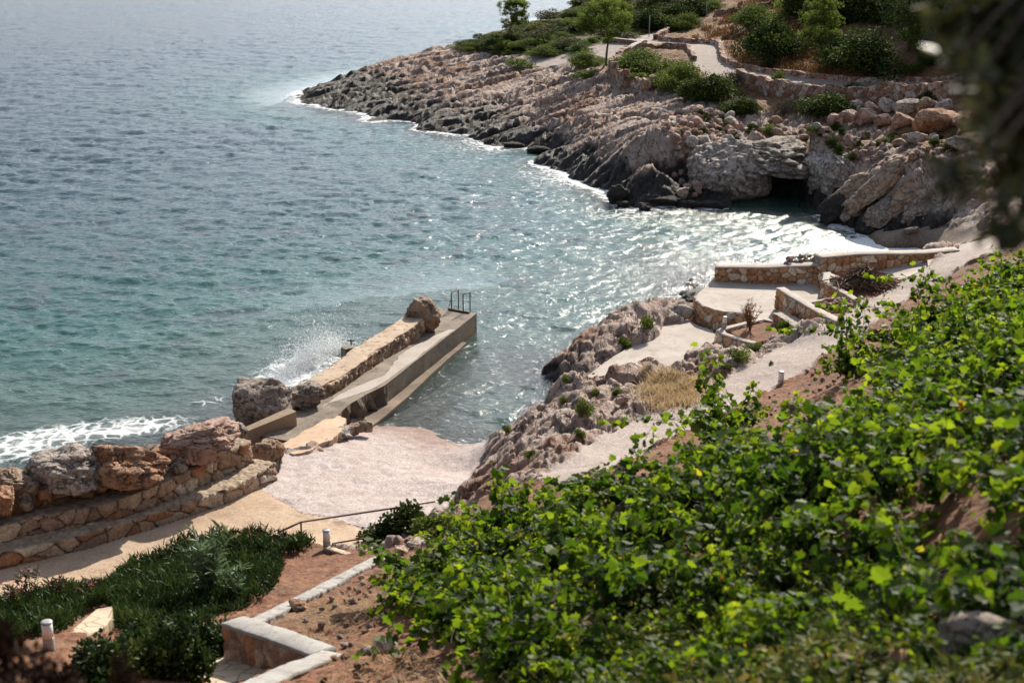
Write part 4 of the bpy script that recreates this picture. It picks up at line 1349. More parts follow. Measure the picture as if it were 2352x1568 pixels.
# parapet wall along the seaward side
pf = [(973, 768), (930, 797), (893, 817), (850, 846), (812, 872), (777, 899), (722, 917), (668, 945)]
pp = [np.array([*P(x, y, PZ)[:2], -1.2, 1.30 - 0.04 * i]) for i, (x, y) in enumerate(pf)][::-1]
Vw, fw, cw = wall_mesh(pp, 0.78, cell=0.2, pal=PAL_DARK, ds=0.035, stone=0.10, mortar=(0.13, 0.09, 0.06), topcol=(0.5, 0.34, 0.22), seed=31, aspect=0.8, smoothit=2, toprough=0.02)
wo = part('parapet_wall', Vw, fw, MT['wall'], pier, {'col': cw})
Vc, fcap = cap_mesh(np.array(pp), 0.78, 0.04, 0.0, 2, False, 0.09)
Vc[:, 2] += fbm(Vc[:, 0] * 1.4, Vc[:, 1] * 1.4, o=3) * 0.03
link('coping', mesh('coping', Vc - np.array(pier.location), fcap, [MT['parapet']]), wo)
# low ledge at the waterline
lo_ = np.array([P(x, y, 0.1)[:2] for x, y in [(1072, 786), (1030, 822), (985, 863), (930, 915), (880, 957), (856, 976)]])
li_ = np.array([P(x, y, 0.1)[:2] for x, y in [(1055, 783), (1010, 818), (960, 858), (905, 902), (868, 938), (845, 960)]]) + [-0.2, 0.1]
slabgrid('waterline_ledge', li_, lo_, 0.085, 1.2, ('ledge', 'ledge'), pier, n=80, m_=6, rough=0.02, sidesteps=4)

# peach landing and its stones
land = [(640, 1026), (680, 1008), (730, 975), (775, 955), (790, 962), (797, 975), (785, 995), (762, 1012), (735, 1026), (709, 1040), (679, 1046), (648, 1038)]
lp, ls = resample(np.array([P(x, y, 0.70)[:2] for x, y in land + land[:1]]), 0.09)
lp = lp[:-1] + np.stack([fbm(ls[:-1] * 2.2, ls[:-1] * 0, o=4), fbm(ls[:-1] * 2.2, ls[:-1] * 0 + 7, o=4)], 1) * 0.09
slab3([(*q, 0.755 + 0.02 * float(fbm(np.array(q[0]), np.array(q[1])))) for q in lp], 0.6, 'landing', 'stone_landing', 'peach coloured stone landing where the pier meets the beach', 'landing')
for k, (x, y) in enumerate([(775, 1005), (752, 1020), (728, 1032), (702, 1045), (668, 1052), (796, 985)]):
    boulder('boulder', 'broken edge stone along the beach side of the peach landing', (*P(x, y, 0.6)[:2], 0.45), (0.34 + 0.1 * (k % 3), 0.3, 0.26 + 0.05 * (k % 2)), 330 + k, 'b_pale' if k % 2 else 'b_tan', k * 1.1, sub=4, cat='stone', group='edge stones of the peach landing', box_=3.4)
for (x, y, wd, hh, sd_, mt, lb) in [(784, 1003, 0.62, 0.42, 40, 'b_pale', 'pale broken stone at the corner of the peach landing'), (812, 990, 0.5, 0.34, 41, 'b_tan', 'rounded stone between the peach landing and the pier'), (836, 985, 0.55, 0.36, 42, 'b_tan', 'rounded stone at the foot of the pier by the waterline'), (765, 1010, 0.4, 0.28, 43, 'b_pale', 'small pale stone on the beach edge of the peach landing')]:
    boulder('boulder', lb, (*P(x, y, 0.5)[:2], 0.42), (wd, wd * 0.8, hh), sd_, mt, sub=4, cat='stone')
# boulders standing on the pier
boulder('boulder', 'pointed brown boulder at the seaward end of the pier wall', P(968, 757, PZ), (1.30, 1.35, 1.32), 51, 'b_tan', 0.5, (0.1, 0.25), box_=2.2, planes=12, rough=0.13)
boulder('boulder', 'big square grey pitted boulder behind the concrete slab wall', P(598, 962, 0.6), (2.0, 1.5, 1.28), 52, 'b_grey', 0.32, (0.06, 0.02), box_=4.2, planes=4, rough=0.10, pits=0.13)
boulder('boulder', 'dark brown boulder wedged between the grey boulder and pier wall', P(703, 934, PZ - 0.05), (1.12, 1.0, 0.82), 53, 'b_grey', 0.45, (0, 0), box_=3.2, rough=0.13)
# tapered slab wall
q0, q1 = P(580, 1006, 0.72), P(682, 979, 0.72)
dv = (q1 - q0)[:2]
dv = dv / np.linalg.norm(dv)
nb_ = np.array([-dv[1], dv[0]])
V8 = []
for q, zt, tk in ((q0 - [*dv * 0.15, 0], 0.98, 0.30), (q1, 1.20, 0.42)):
    for off in (0, tk):
        for z in (0.3, zt):
            V8.append([q[0] + nb_[0] * off, q[1] + nb_[1] * off, z])
V8 = np.array(V8)
f8 = np.array([[0, 4, 5, 1], [2, 3, 7, 6], [1, 5, 7, 3], [0, 2, 6, 4], [0, 1, 3, 2], [4, 6, 7, 5]])
solo('slab_wall', V8, f8, MT['slab'], 'short tapering concrete slab wall in front of the grey boulder', 'wall', smooth=False)
# mooring stub on the seaward face
stub = empty('mooring_stub', (*P(800, 790, 0.9)[:2], 0.3), 'small dark mooring cleat on a stub over the splash', 'cleat')
sp = P(800, 792, 0.95)
part('stub', *[x for x in box((sp[0], sp[1], 0.35), (0.4, 0.35, 0.52), 0.6)], MT['pierdeck'], stub, smooth=False)
V, f = merge([tube([sp + [0.1, 0, 0], sp + [0.1, 0, 0.2]], 0.025), tube([sp + [-0.02, 0, 0.15], sp + [0.22, 0, 0.15]], 0.02)])
part('cleat', V, f, MT['rust'], stub)

# swim ladder at the pier head
g0, g1 = P(1030, 711.5, PZ), P(1078, 720.5, PZ)
dv = (g1 - g0) / np.linalg.norm(g1 - g0)
nb = np.array([-dv[1], dv[0], 0])
lad = empty('swim_ladder', tuple(g0), 'rusty swim ladder with two tall hoops at the pier end', 'ladder')
V, f = box((*((g0 + g1) / 2)[:2], PZ + 0.005), (np.linalg.norm(g1 - g0), 0.07, 0.07), math.atan2(dv[1], dv[0]))
part('base_beam', V, f, MT['rust'], lad, smooth=False)
for x, y in ((1037, 713), (1064, 718)):
    b0 = P(x, y, PZ)
    e0 = b0 + nb * 0.46
    V, f = tube([b0, b0 + [0, 0, 0.68], b0 + nb * 0.03 + [0, 0, 0.715], e0 - nb * 0.03 + [0, 0, 0.715], e0 + [0, 0, 0.68], e0 + [0, 0, 0], e0 + [0, 0, -1.4]], 0.021, 8)
    part('handrail', V, f, MT['rust'], lad)
V, f = tube([g0 + [0, 0, 0.05], P(1037, 713, PZ) + [0, 0, 0.5]], 0.012, 6)
part('brace', V, f, MT['rust'], lad)
b0, b1 = P(1037, 713, PZ) + nb * 0.46, P(1064, 718, PZ) + nb * 0.46
for k in range(4):
    V, f = tube([b0 + [0, 0, -0.15 - 0.3 * k], b1 + [0, 0, -0.15 - 0.3 * k]], 0.016, 6)
    part('rung', V, f, MT['rust'], lad)
rg_ = P(1000, 712, PZ)
V, f = merge([tube([rg_, rg_ + [0, 0, 0.17]], 0.02), tube([rg_ + [-0.09, 0, 0.1], rg_ + [0.09, 0, 0.1]], 0.016)])
solo('mooring_cleat', V, f, MT['rust'], 'small rusty mooring cleat beside the pier end boulder', 'cleat')

# ---- stepped sea wall
seaw = empty('sea_wall', (*P(300, 1225, 1.0)[:2], 0.5), 'two stepped stone sea wall with earth ledges along the concrete path', 'sea wall')
C1 = [(-260, 1352), (-120, 1325), (0, 1301), (96, 1282), (200, 1256), (313, 1223), (396, 1195), (470, 1170), (529, 1149), (575, 1127), (606, 1108), (634, 1090)]
p1 = [np.array([*P(x, y, 1.0)[:2], 0.4, 1.36]) for x, y in C1]
V, fs, c = wall_mesh(p1, 0.62, cell=0.40, pal=PAL_SEA, ds=0.03, stone=0.10, mortar=(0.10, 0.065, 0.045), topcol=(0.40, 0.30, 0.21), seed=61, aspect=1.5, groove=0.07, toprough=0.03)
part('lower_tier', V, fs, MT['wall'], seaw, {'col': c})
C2 = [(-260, 1290), (-100, 1266), (0, 1246), (100, 1219), (229, 1201), (338, 1169), (420, 1136), (518, 1089), (560, 1071), (580, 1060)]
t2 = [1.78, 1.78, 1.78, 1.78, 1.80, 1.88, 1.92, 1.98, 1.98, 1.98]
p2 = [np.array([*P(x, y, 1.36)[:2], 0.5, t]) for (x, y), t in zip(C2, t2)]
V, fs, c = wall_mesh(p2, 1.0, cell=0.34, pal=PAL_SEA, ds=0.03, stone=0.11, mortar=(0.11, 0.07, 0.05), topcol=(0.33, 0.245, 0.17), seed=66, aspect=1.35, groove=0.07, toprough=0.035)
part('upper_tier', V, fs, MT['wall'], seaw, {'col': c})
# core under the boulders, falling to the sea
C3 = [(-260, 1235), (-100, 1213), (0, 1182), (100, 1160), (217, 1128), (330, 1110), (420, 1090), (500, 1030), (545, 1000)]
p3 = [np.array([*P(x, y, 1.8)[:2], -1.0, 2.08 if i < 5 else 2.0]) for i, (x, y) in enumerate(C3)]
V, fs, c = wall_mesh(p3, 1.35, cell=0.34, pal=PAL_SEA, ds=0.045, stone=0.12, mortar=(0.12, 0.08, 0.06), topcol=(0.3, 0.22, 0.16), seed=71, stonetop=True)
part('stone_core', V, fs, MT['wall'], seaw, {'col': c})
SWB = [(30, 1150, 1.28, 1.1, 1.0, 'b_tan', 81, 'smooth tan boulder on the sea wall, leftmost of the large ones', 2.6, 0.0),
       (160, 1126, 1.9, 1.5, 1.15, 'b_pale', 82, 'pale grey pitted boulder crowning the sea wall', 2.6, 0.06),
       (288, 1108, 2.15, 1.5, 1.12, 'b_orange', 83, 'rust orange rounded boulder crowning the sea wall', 2.9, 0.05),
       (455, 1052, 2.15, 1.5, 1.0, 'b_pink', 84, 'long pinkish boulder at the beach end of the sea wall', 3.2, 0.1),
       (8, 1186, 0.7, 0.8, 0.75, 'b_orange', 85, 'small orange boulder at the left edge of the sea wall', 3.0, 0.0),
       (386, 1052, 0.42, 0.5, 0.38, 'b_tan', 86, 'small squared tan block between orange and pinkish boulders', 4.5, 0.0)]
for x, y, sx, sy, sz, mt, sd_, lb, bx, pt_ in SWB:
    boulder('boulder', lb, P(x, y, 1.98), (sx, sy, sz), sd_, mt, 0.3, (0.0, -0.05), sub=6, box_=bx, pits=pt_, rough=0.15, planes=12)
boulder('boulder', 'low rough stone outcrop at the beach corner of the sea wall', P(617, 1062, 0.7), (0.95, 0.9, 0.78), 88, 'b_tan', 0.3, box_=3.6, rough=0.14, pits=0.06)
for i, (x, y, z, s_z) in enumerate([(225, 1128, 1.9, .5), (105, 1150, 1.9, .55), (60, 1168, 1.9, .4), (200, 1140, 1.85, .45), (355, 1105, 1.9, .42), (410, 1085, 1.92, .36), (520, 1030, 1.95, .4), (-60, 1200, 1.9, .9), (555, 1000, 1.4, .4), (480, 1065, 1.95, .35)]):
    boulder('boulder', 'stone wedged under the large boulders of the sea wall', P(x, y, z), (s_z * 1.25, s_z, s_z), 200 + i, ['b_tan', 'b_orange', 'b_grey'][i % 3], R.uniform(0, 3), sub=4, group='stones wedged under the sea wall boulders', cat='stone', box_=3.2)

# ---- mortar kerb walls above the planted bed
K1 = [(905, 1275), (870, 1288), (800, 1325), (740, 1358), (690, 1383), (640, 1408), (595, 1430)]
K1z = [2.65, 2.75, 3.15, 3.55, 3.85, 4.2, 4.5]
k1 = [np.array([*P(x, y, z)[:2], z - 0.6, z]) for (x, y), z in zip(K1, K1z)][::-1]
V, fs, c = wall_mesh(k1, 0.26, cell=0.2, pal=[((0.36, 0.33, 0.30), 1)], ds=0.04, stone=0.03, seed=91, stonetop=True, mortar=(0.44, 0.41, 0.38), groove=0.2)
kerb = solo('mortar_kerb', V, fs, MT['mortar'], 'long whitish mortar kerb running down beside the planted bed', 'kerb')
K2 = [(508, 1432, 4.55), (572, 1415, 4.5), (600, 1432, 4.5), (668, 1470, 5.0), (745, 1500, 5.35), (700, 1516, 5.45), (612, 1550, 5.85), (520, 1590, 6.3)]
k2 = [np.array([*P(x, y, z)[:2], z - 0.75, z]) for x, y, z in K2]
# stairwell wall in three straight runs
sw_ = empty('stair_wall', tuple(P(640, 1470, 4.0)), 'thick whitish stair wall bent round the flagstone steps', 'wall')
for nm, aa, bb, tk in (('long_arm', (512, 1436, 4.5), (722, 1510, 5.3), 0.36), ('short_arm', (742, 1500, 5.3), (505, 1598, 6.35), 0.30)):
    A1, B1 = P(*aa), P(*bb)
    ptsw = [np.array([*A1[:2], A1[2] - 0.9, A1[2]]), np.array([*((A1 + B1) / 2)[:2], (A1[2] + B1[2]) / 2 - 0.9, (A1[2] + B1[2]) / 2 + 0.02]), np.array([*B1[:2], B1[2] - 0.9, B1[2]])]
    V, fs, c = wall_mesh(ptsw, tk, cell=0.22, pal=PAL_DARK, ds=0.04, stone=0.04, topcol=(0.5, 0.47, 0.44), seed=95, smoothit=0)
    b_o = part(nm, V, fs, MT['wall'], sw_, {'col': c})
    V2, f2_ = cap_mesh(np.array(ptsw), tk, 0.06, 0.03, 0)
    V2[:, 2] += fbm(V2[:, 0] * 3, V2[:, 1] * 3, o=3) * 0.02
    link('coping', mesh('coping', V2 - np.array(sw_.location), f2_, [MT['mortar']]), b_o)
slab3([P(436, 1500, 3.62), P(462, 1470, 3.6), P(525, 1442, 3.6), P(575, 1460, 3.75), P(640, 1500, 4.1), P(600, 1550, 4.45), P(480, 1580, 4.4)], 0.5, 'flag', 'flagstone_step', 'pale flagstone landing inside the bent stair wall', 'step')
slab3([P(138, 1470, 4.0), P(222, 1398, 3.6), P(258, 1392, 3.6), P(256, 1420, 3.7), P(240, 1440, 3.8), P(165, 1480, 4.0)], 0.5, 'flag', 'flagstone_step', 'pale flagstone step in the planted bed by the left lamp', 'step')
slab3([P(90, 1500, 4.3), P(200, 1480, 4.1), P(300, 1478, 4.2), P(285, 1500, 4.4), P(250, 1568, 5.0), P(100, 1568, 5.0)], 0.5, 'flag', 'flagstone_step', 'shaded flagstone step at the bottom left corner', 'step')
for nm, aa, bb in (('stair_kerb', (742, 1257, 1.42), (856, 1293, 1.9)),):
    A1, B1 = P(*aa), P(*bb)
    V, fs, c = wall_mesh([np.array([*A1[:2], A1[2] - 0.5, A1[2]]), np.array([*B1[:2], B1[2] - 0.5, B1[2]])], 0.16, cell=0.3, pal=PAL_SEA, ds=0.05, stone=0.02, topcol=(0.55, 0.43, 0.31), seed=97, smoothit=0)
    solo(nm, V, fs, MT['wall'], 'cream stone kerb between the lamp and the mortar kerb', 'kerb', attrs={'col': c})

# handrail down the beach steps
hr = empty('handrail', tuple(Pt(691, 1240, 33.0)), 'brown metal handrail beside the beach steps', 'handrail')
ra, rb, rc, rd = Pt(640, 1222, 32.4), Pt(691, 1198, 33.0), Pt(905, 1166, 34.2), Pt(999, 1151, 34.6)
V, f = tube([ra, rb, rc, rd], 0.026, 8)
part('top_rail', V, f, MT['railing'], hr)
for q in (rb, rc):
    V, f = tube([q, q - [0, 0, 1.0]], 0.022, 8)
    part('post', V, f, MT['railing'], hr)
V, f = tube([Pt(763, 1248, 33.3), Pt(904, 1224, 34.1)], 0.022, 8)
part('lower_rail', V, f, MT['railing'], hr)


# bollard lamps
def lamp(base, label, h=0.46, r=0.086):
    e = empty('bollard_lamp', tuple(base), label, 'lamp', 'white bollard lamps')
    V, f = lathe((0, 0, 0), [(r * 1.03, -0.2), (r * 1.03, 0), (r * 1.03, h * 0.40), (r * 0.98, h * 0.41)], 18)
    link('post', mesh('post', V, f, MT['steel']), e)
    V, f = lathe((0, 0, 0), [(r * 0.97, h * 0.41), (r * 0.97, h * 0.93)], 18)
    link('glass', mesh('glass', V, f, MT['white']), e)
    V, f = lathe((0, 0, 0), [(r * 1.03, h * 0.93), (r * 1.06, h * 0.95), (r * 1.03, h * 0.985), (r * 0.6, h)], 18)
    link('cap', mesh('cap', V, f, MT['steel']), e)


lamp(P(751, 1257, 1.35), 'white bollard lamp on red soil beside the brown handrail')
lamp(P(114, 1494, 4.45) + [0, 0, 0.05], 'white bollard lamp half hidden in the bottom left shrubs', 0.48, 0.088)
lamp(P(1793, 886, 2.0), 'white bollard lamp at the vineyard edge of the gravel path')
lamp(P(1664, 750, 1.43), 'white bollard lamp on the corner of the terrace planter', 0.37, 0.075)

# ---- dry stone walls of the headland
def gwall(name, label, px, h, thick, cat='wall', cap=None, cell=0.26, **k):
    q = [G(x, y, 60) for x, y in px]
    return wall(name, label, cat, [np.array([p[0], p[1], 0, h]) for p in q], thick, cap, mat='drywall', cell=cell, pal=PAL_DRY, ds=0.07, stone=0.07, stonetop=cap is None, mortar=(0.08, 0.05, 0.04), ground_base=True, irregular=0.06, **k)


gwall('dry_stone_wall', 'curved dry stone wall round the planted terrace above the rock slabs', [(1436, 130), (1412, 146), (1396, 164), (1402, 181), (1430, 193), (1462, 204), (1482, 210), (1504, 203), (1530, 192)], 0.75, 0.45, seed=111)
gwall('capped_stone_wall', 'low stone wall with white coping at the corner of the headland path', [(1402, 98), (1440, 101), (1481, 104)], 0.28, 0.34, cap=(0.06, 'conc', 0.02), seed=112, smoothit=0)
gwall('capped_stone_wall', 'short white topped wall slanting down from the path corner', [(1436, 131), (1458, 117), (1480, 104)], 0.34, 0.42, cap=(0.07, 'conc', 0.02), seed=113, smoothit=0)
gwall('dry_stone_wall', 'low dry stone edging along the upper side of the bend in the path', [(1511, 93), (1545, 96), (1580, 98), (1620, 99), (1648, 103), (1650, 116), (1653, 139), (1678, 154), (1721, 162), (1773, 171), (1848, 180), (1880, 183), (1987, 191), (2073, 186), (2200, 180)], 0.3, 0.35, seed=114)
gwall('dry_stone_wall', 'short dry stone edging climbing up beside the top of the path', [(1510, 92), (1530, 80), (1545, 66), (1560, 54)], 0.38, 0.35, seed=115)
gwall('dry_stone_wall', 'rough dry stone retaining wall below the headland path', [(1690, 195), (1716, 206), (1751, 214), (1800, 226), (1848, 232), (1900, 235), (1965, 238), (2073, 232), (2180, 225), (2300, 220)], 1.0, 0.5, seed=116, cell=0.3)
gwall('dry_stone_wall', 'low dry stone edging above the planted terrace', [(1480, 110), (1530, 106), (1571, 110), (1583, 124), (1590, 140)], 0.32, 0.3, seed=117)
gwall('dry_stone_wall', 'loose stone wall high on the dry grass slope', [(1640, 36), (1698, 28), (1740, 20), (1775, 12)], 0.4, 0.4, seed=118)
# ---------------------------------------------------------------- plants
def rot_basis(nrm, spin):
    """orthonormal frames with z along nrm"""
    nrm = nrm / (np.linalg.norm(nrm, axis=1)[:, None] + 1e-9)
    ref = np.where(np.abs(nrm[:, 2:3]) < 0.9, np.array([[0, 0, 1.0]]), np.array([[1.0, 0, 0]]))
    u = np.cross(ref, nrm)
    u /= np.linalg.norm(u, axis=1)[:, None] + 1e-9
    v = np.cross(nrm, u)
    c, s = np.cos(spin)[:, None], np.sin(spin)[:, None]
    return u * c + v * s, -u * s + v * c, nrm


LEAF_OVAL = (np.array([[0, 0, 0], [0.32, 0.35, 0.06], [0.26, 0.75, 0.05], [0, 1.0, -0.05], [-0.26, 0.75, 0.05], [-0.32, 0.35, 0.06]]), np.array([[0, 1, 2, 3], [0, 3, 4, 5]]))
LEAF_SLIM = (np.array([[0, 0, 0], [0.09, 0.45, 0.02], [0, 1.0, -0.06], [-0.09, 0.45, 0.02]]), np.array([[0, 1, 2, 3]]))
LEAF_QUAD = (np.array([[0, 0, 0], [0.36, 0.5, 0.05], [0, 1.0, 0], [-0.36, 0.5, -0.05]]), np.array([[0, 1, 2, 3]]))
_vp = [(0.0, 0.12), (0.18, -0.02), (0.44, 0.10), (0.40, 0.30), (0.60, 0.52), (0.34, 0.60), (0.28, 0.82), (0.0, 1.02), (-0.28, 0.82), (-0.34, 0.60), (-0.60, 0.52), (-0.40, 0.30), (-0.44, 0.10), (-0.18, -0.02)]
LEAF_VINE = (np.array([[0, 0.38, -0.05]] + [[x, y, 0.16 * abs(x) - 0.10 * max(0, y - 0.5)] for x, y in _vp]),
             np.array([[0, 1 + i, 1 + (i + 1) % 14] for i in range(14)]))


def leaves(pos, nrm, size, tmpl, rg, along=None, rnd=None, aspect=1.0):
    """instantiate a leaf template; the leaf lies in the plane normal to nrm, its tip along 'along'"""
    T, Fq = tmpl
    n = len(pos)
    if along is None:
        u, v, w_ = rot_basis(nrm, rg.uniform(0, 6.28, n))
    else:
        v = along / (np.linalg.norm(along, axis=1)[:, None] + 1e-9)
        u = np.cross(v, nrm)
        u /= np.linalg.norm(u, axis=1)[:, None] + 1e-9
        w_ = np.cross(u, v)
    size = np.full(n, size) if np.isscalar(size) else size
    L = (T[None, :, 0:1] * u[:, None] * aspect + T[None, :, 1:2] * v[:, None] + T[None, :, 2:3] * w_[:, None]) * size[:, None, None]
    V = (pos[:, None] + L).reshape(-1, 3)
    f = (Fq[None] + (np.arange(n) * len(T))[:, None, None]).reshape(-1, Fq.shape[1])
    r = np.repeat(rg.uniform(0, 1, n) if rnd is None else rnd, len(T))
    return V, f, r


def blob_points(n, rg, shell=0.55):
    d = rg.normal(size=(n, 3))
    d /= np.linalg.norm(d, axis=1)[:, None]
    r = shell + (1 - shell) * rg.uniform(0, 1, n) ** 0.7
    return d, r


def shrub_mesh(seed, nleaf, lsize, mat, tmpl=LEAF_QUAD, clumps=9, upright=0.5):
    """unit shrub: about 1 wide, 0.7 high, made of leaf clumps of different sizes"""
    rg = np.random.default_rng(seed)
    Vs, Fs, Rs = [], [], []
    o = 0
    cs = []
    for i in range(clumps):
        a = rg.uniform(0, 6.28)
        rad = rg.uniform(0.0, 0.46)
        cs.append((math.cos(a) * rad, math.sin(a) * rad, rg.uniform(0.12, 0.42) * (1.15 - 1.4 * rad), rg.uniform(0.12, 0.27)))
    wts = np.array([c[3] ** 2 for c in cs])
    wts /= wts.sum()
    for c, wt in zip(cs, wts):
        n = max(12, int(nleaf * wt))
        d, r = blob_points(n, rg, 0.45)
        wob = 1 + 0.6 * perlin(d[:, 0] * 2 + c[0] * 9, d[:, 1] * 2, d[:, 2] * 2 + seed)
        p = np.array(c[:3]) + d * (r * wob)[:, None] * np.array([c[3], c[3], c[3] * 0.85])
        k = p[:, 2] > 0.0
        p, d, r = p[k], d[k], r[k]
        nr = d * 0.7 + rg.normal(size=p.shape) * 0.55 + np.array([0, 0, upright])
        al = d * 0.6 + rg.normal(size=p.shape) * 0.6 + np.array([0, 0, 0.5])
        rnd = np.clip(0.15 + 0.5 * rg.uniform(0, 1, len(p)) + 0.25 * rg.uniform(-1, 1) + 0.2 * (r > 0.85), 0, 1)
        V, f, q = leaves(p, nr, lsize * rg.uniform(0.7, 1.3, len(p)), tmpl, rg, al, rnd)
        Vs.append(V)
        Fs.append(f + o)
        Rs.append(q)
        o += len(V)
    return mesh('foliage', np.concatenate(Vs), np.concatenate(Fs), MT[mat], {'rnd': np.concatenate(Rs)}, False)


def stems_mesh(seed, n=7, h=0.42):
    rg = np.random.default_rng(seed + 900)
    it = []
    for i in range(n):
        a = rg.uniform(0, 6.28)
        r_ = rg.uniform(0.05, 0.3)
        it.append(tube([(0, 0, -0.08), (math.cos(a) * r_ * 0.4, math.sin(a) * r_ * 0.4, h * 0.5), (math.cos(a) * r_, math.sin(a) * r_, h)], [0.022, 0.014, 0.006], 5, False))
    V, f = merge(it)
    return mesh('stem', V, f, MT['bark'])


SH = {}
for kind, mt, ls, tm in (('dark', 'shrubd', 0.07, LEAF_QUAD), ('green', 'shrubl', 0.075, LEAF_QUAD), ('olive', 'shrubo', 0.06, LEAF_QUAD), ('heath', 'heath', 0.085, LEAF_SLIM)):
    SH[kind] = [(shrub_mesh(300 + 10 * i + len(kind), 1500, ls, mt, tm), stems_mesh(i)) for i in range(3)]
SH['bigdark'] = [(shrub_mesh(350 + i, 11000, 0.036, 'shrubd', LEAF_QUAD, 26), stems_mesh(20 + i)) for i in range(2)]
SH['biggreen'] = [(shrub_mesh(360 + i, 10000, 0.034, 'shrubl', LEAF_QUAD, 26), stems_mesh(24 + i)) for i in range(2)]


def shrub(kind, base, wd, ht, label, group=None, cat='shrub', name='shrub', dp=None):
    e = empty(name, tuple(base), label, cat, group)
    fm, sm = SH[kind][int(R.integers(len(SH[kind])))]
    a = link('foliage', fm, e)
    b = link('stem', sm, e)
    e.rotation_euler = (0, 0, R.uniform(0, 6.28))
    e.scale = (wd, dp or wd, ht / 0.62)
    return e


def at_px(x, y, tmin=60):
    p = G(x, y, tmin)
    return p, proj(*p)[2]


# named shrubs of the headland: base point, width, height in survey units
NS = [('bigdark', 1775, 128, 165, 110, 'huge dark rounded bush on the red slope left of the young pine'),
      ('bigdark', 1985, 172, 215, 120, 'wide dark bush behind the path edging, right of the young pine'),
      ('bigdark', 1930, 150, 130, 95, 'tall dark bush just right of the young pine trunk'),
      ('biggreen', 1740, 60, 120, 62, 'bright green juniper mound on the crest above the huge dark bush'),
      ('biggreen', 1480, 160, 150, 60, 'long low green bush inside the curved dry stone terrace'),
      ('green', 1432, 168, 62, 40, 'small green bush at the left end of the walled terrace'),
      ('green', 1460, 190, 55, 26, 'bright little bush against the inside of the curved wall'),
      ('biggreen', 1570, 206, 120, 80, 'leaning green bush between the walled terrace and the path'),
      ('bigdark', 1640, 228, 140, 80, 'dark green bush spilling below the bend of the path'),
      ('bigdark', 1600, 226, 110, 60, 'dark bush below the leaning green one above the boulders'),
      ('heath', 1690, 200, 75, 52, 'greyish heather bush on the corner of the lower path'),
      ('bigdark', 1702, 262, 105, 55, 'dark low bush under the retaining wall, left part'),
      ('heath', 1800, 268, 85, 60, 'grey twiggy dead bush leaning on the retaining wall'),
      ('bigdark', 1900, 262, 150, 70, 'dark glossy bush overgrowing the middle of the retaining wall'),
      ('dark', 1955, 218, 60, 42, 'dark bush breaking over the path edge above the retaining wall'),
      ('dark', 2130, 238, 60, 40, 'dark bush on the retaining wall near the right end'),
      ('biggreen', 1580, 66, 80, 46, 'twin domed green bush beside the top of the path'),
      ('green', 1545, 70, 50, 30, 'light green tuft at the top edge of the path'),
      ('bigdark', 1490, 66, 120, 62, 'dark bush behind the grey pole at the path top'),
      ('bigdark', 1590, 36, 110, 55, 'dark bush high behind the second pole'),
      ('biggreen', 1345, 150, 95, 42, 'bright low bush on the slabs left of the big pine'),
      ('green', 1350, 178, 70, 24, 'flat olive cushion below the big pine'),
      ('biggreen', 1255, 128, 90, 32, 'bright green cushion shrub in the middle of the headland top'),
      ('green', 1190, 152, 80, 22, 'flat moss green mat on the rock edge'),
      ('bigdark', 1085, 107, 70, 24, 'lowest dark bush where the scrub begins above the bare rock'),
      ('green', 1793, 186, 34, 28, 'small green weed growing in the middle of the path'),
      ('green', 2095, 172, 52, 34, 'yellow green bush at the right end of the path'),
      ('dark', 1772, 158, 50, 26, 'small dark bush below the huge dark bush'),
      ]
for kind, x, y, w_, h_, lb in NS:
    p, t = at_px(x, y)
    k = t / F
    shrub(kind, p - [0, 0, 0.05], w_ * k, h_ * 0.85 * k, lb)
# scrub covering the crest of the headland
cnt = 0
for i in range(1400):
    x, y = R.uniform(1040, 1760), R.uniform(-30, 130)
    if not inpoly(np.array([x]), np.array([y]), [(1045, 112), (1150, 128), (1240, 118), (1330, 120), (1390, 100), (1440, 88), (1500, 70), (1550, 50), (1640, 30), (1700, -20), (1330, -20), (1240, 48), (1130, 82)])[0]:
        continue
    p, t = at_px(x, y)
    if t < 60 or t > 150:
        continue
    k = t / F
    s_ = R.uniform(26, 74)
    kd = ['biggreen', 'bigdark', 'olive', 'biggreen', 'green', 'olive'][int(R.integers(6))]
    shrub(kd, p - [0, 0, 0.05], s_ * k, s_ * R.uniform(0.18, 0.36) * k, 'low scrub bush on the crest of the headland', 'scrub bushes covering the headland crest')
    cnt += 1
    if cnt >= 230:
        break
cnt = 0
for i in range(600):
    x, y = R.uniform(1560, 2340), R.uniform(-40, 150)
    if not inpoly(np.array([x]), np.array([y]), [(1700, -40), (1780, 10), (1850, 60), (1960, 60), (2060, 120), (2130, 150), (2352, 150), (2352, -40)])[0]:
        continue
    p, t = at_px(x, y)
    k = t / F
    s_ = R.uniform(60, 150)
    shrub(['bigdark', 'bigdark', 'biggreen'][int(R.integers(3))], p - [0, 0, 0.1], s_ * k, s_ * R.uniform(0.5, 0.9) * k, 'dark evergreen bush in the thicket at the upper right', 'bushes of the dark thicket')
    cnt += 1
    if cnt >= 46:
        break
# small plants among the scree and cliffs
cnt = 0
for i in range(500):
    x, y = R.uniform(1480, 2240), R.uniform(262, 470)
    if not inpoly(np.array([x]), np.array([y]), [(1480, 275), (1600, 262), (1800, 290), (2000, 300), (2240, 330), (2240, 420), (2050, 385), (1900, 385), (1780, 360), (1640, 340), (1500, 330)])[0]:
        continue
    p, t = at_px(x, y)
    k = t / F
    s_ = R.uniform(14, 36)
    shrub(['dark', 'green', 'dark'][int(R.integers(3))], p, s_ * k, s_ * R.uniform(0.45, 0.8) * k, 'small green tuft growing between the boulders of the scree', 'green tufts among the scree')
    cnt += 1
    if cnt >= 44:
        break
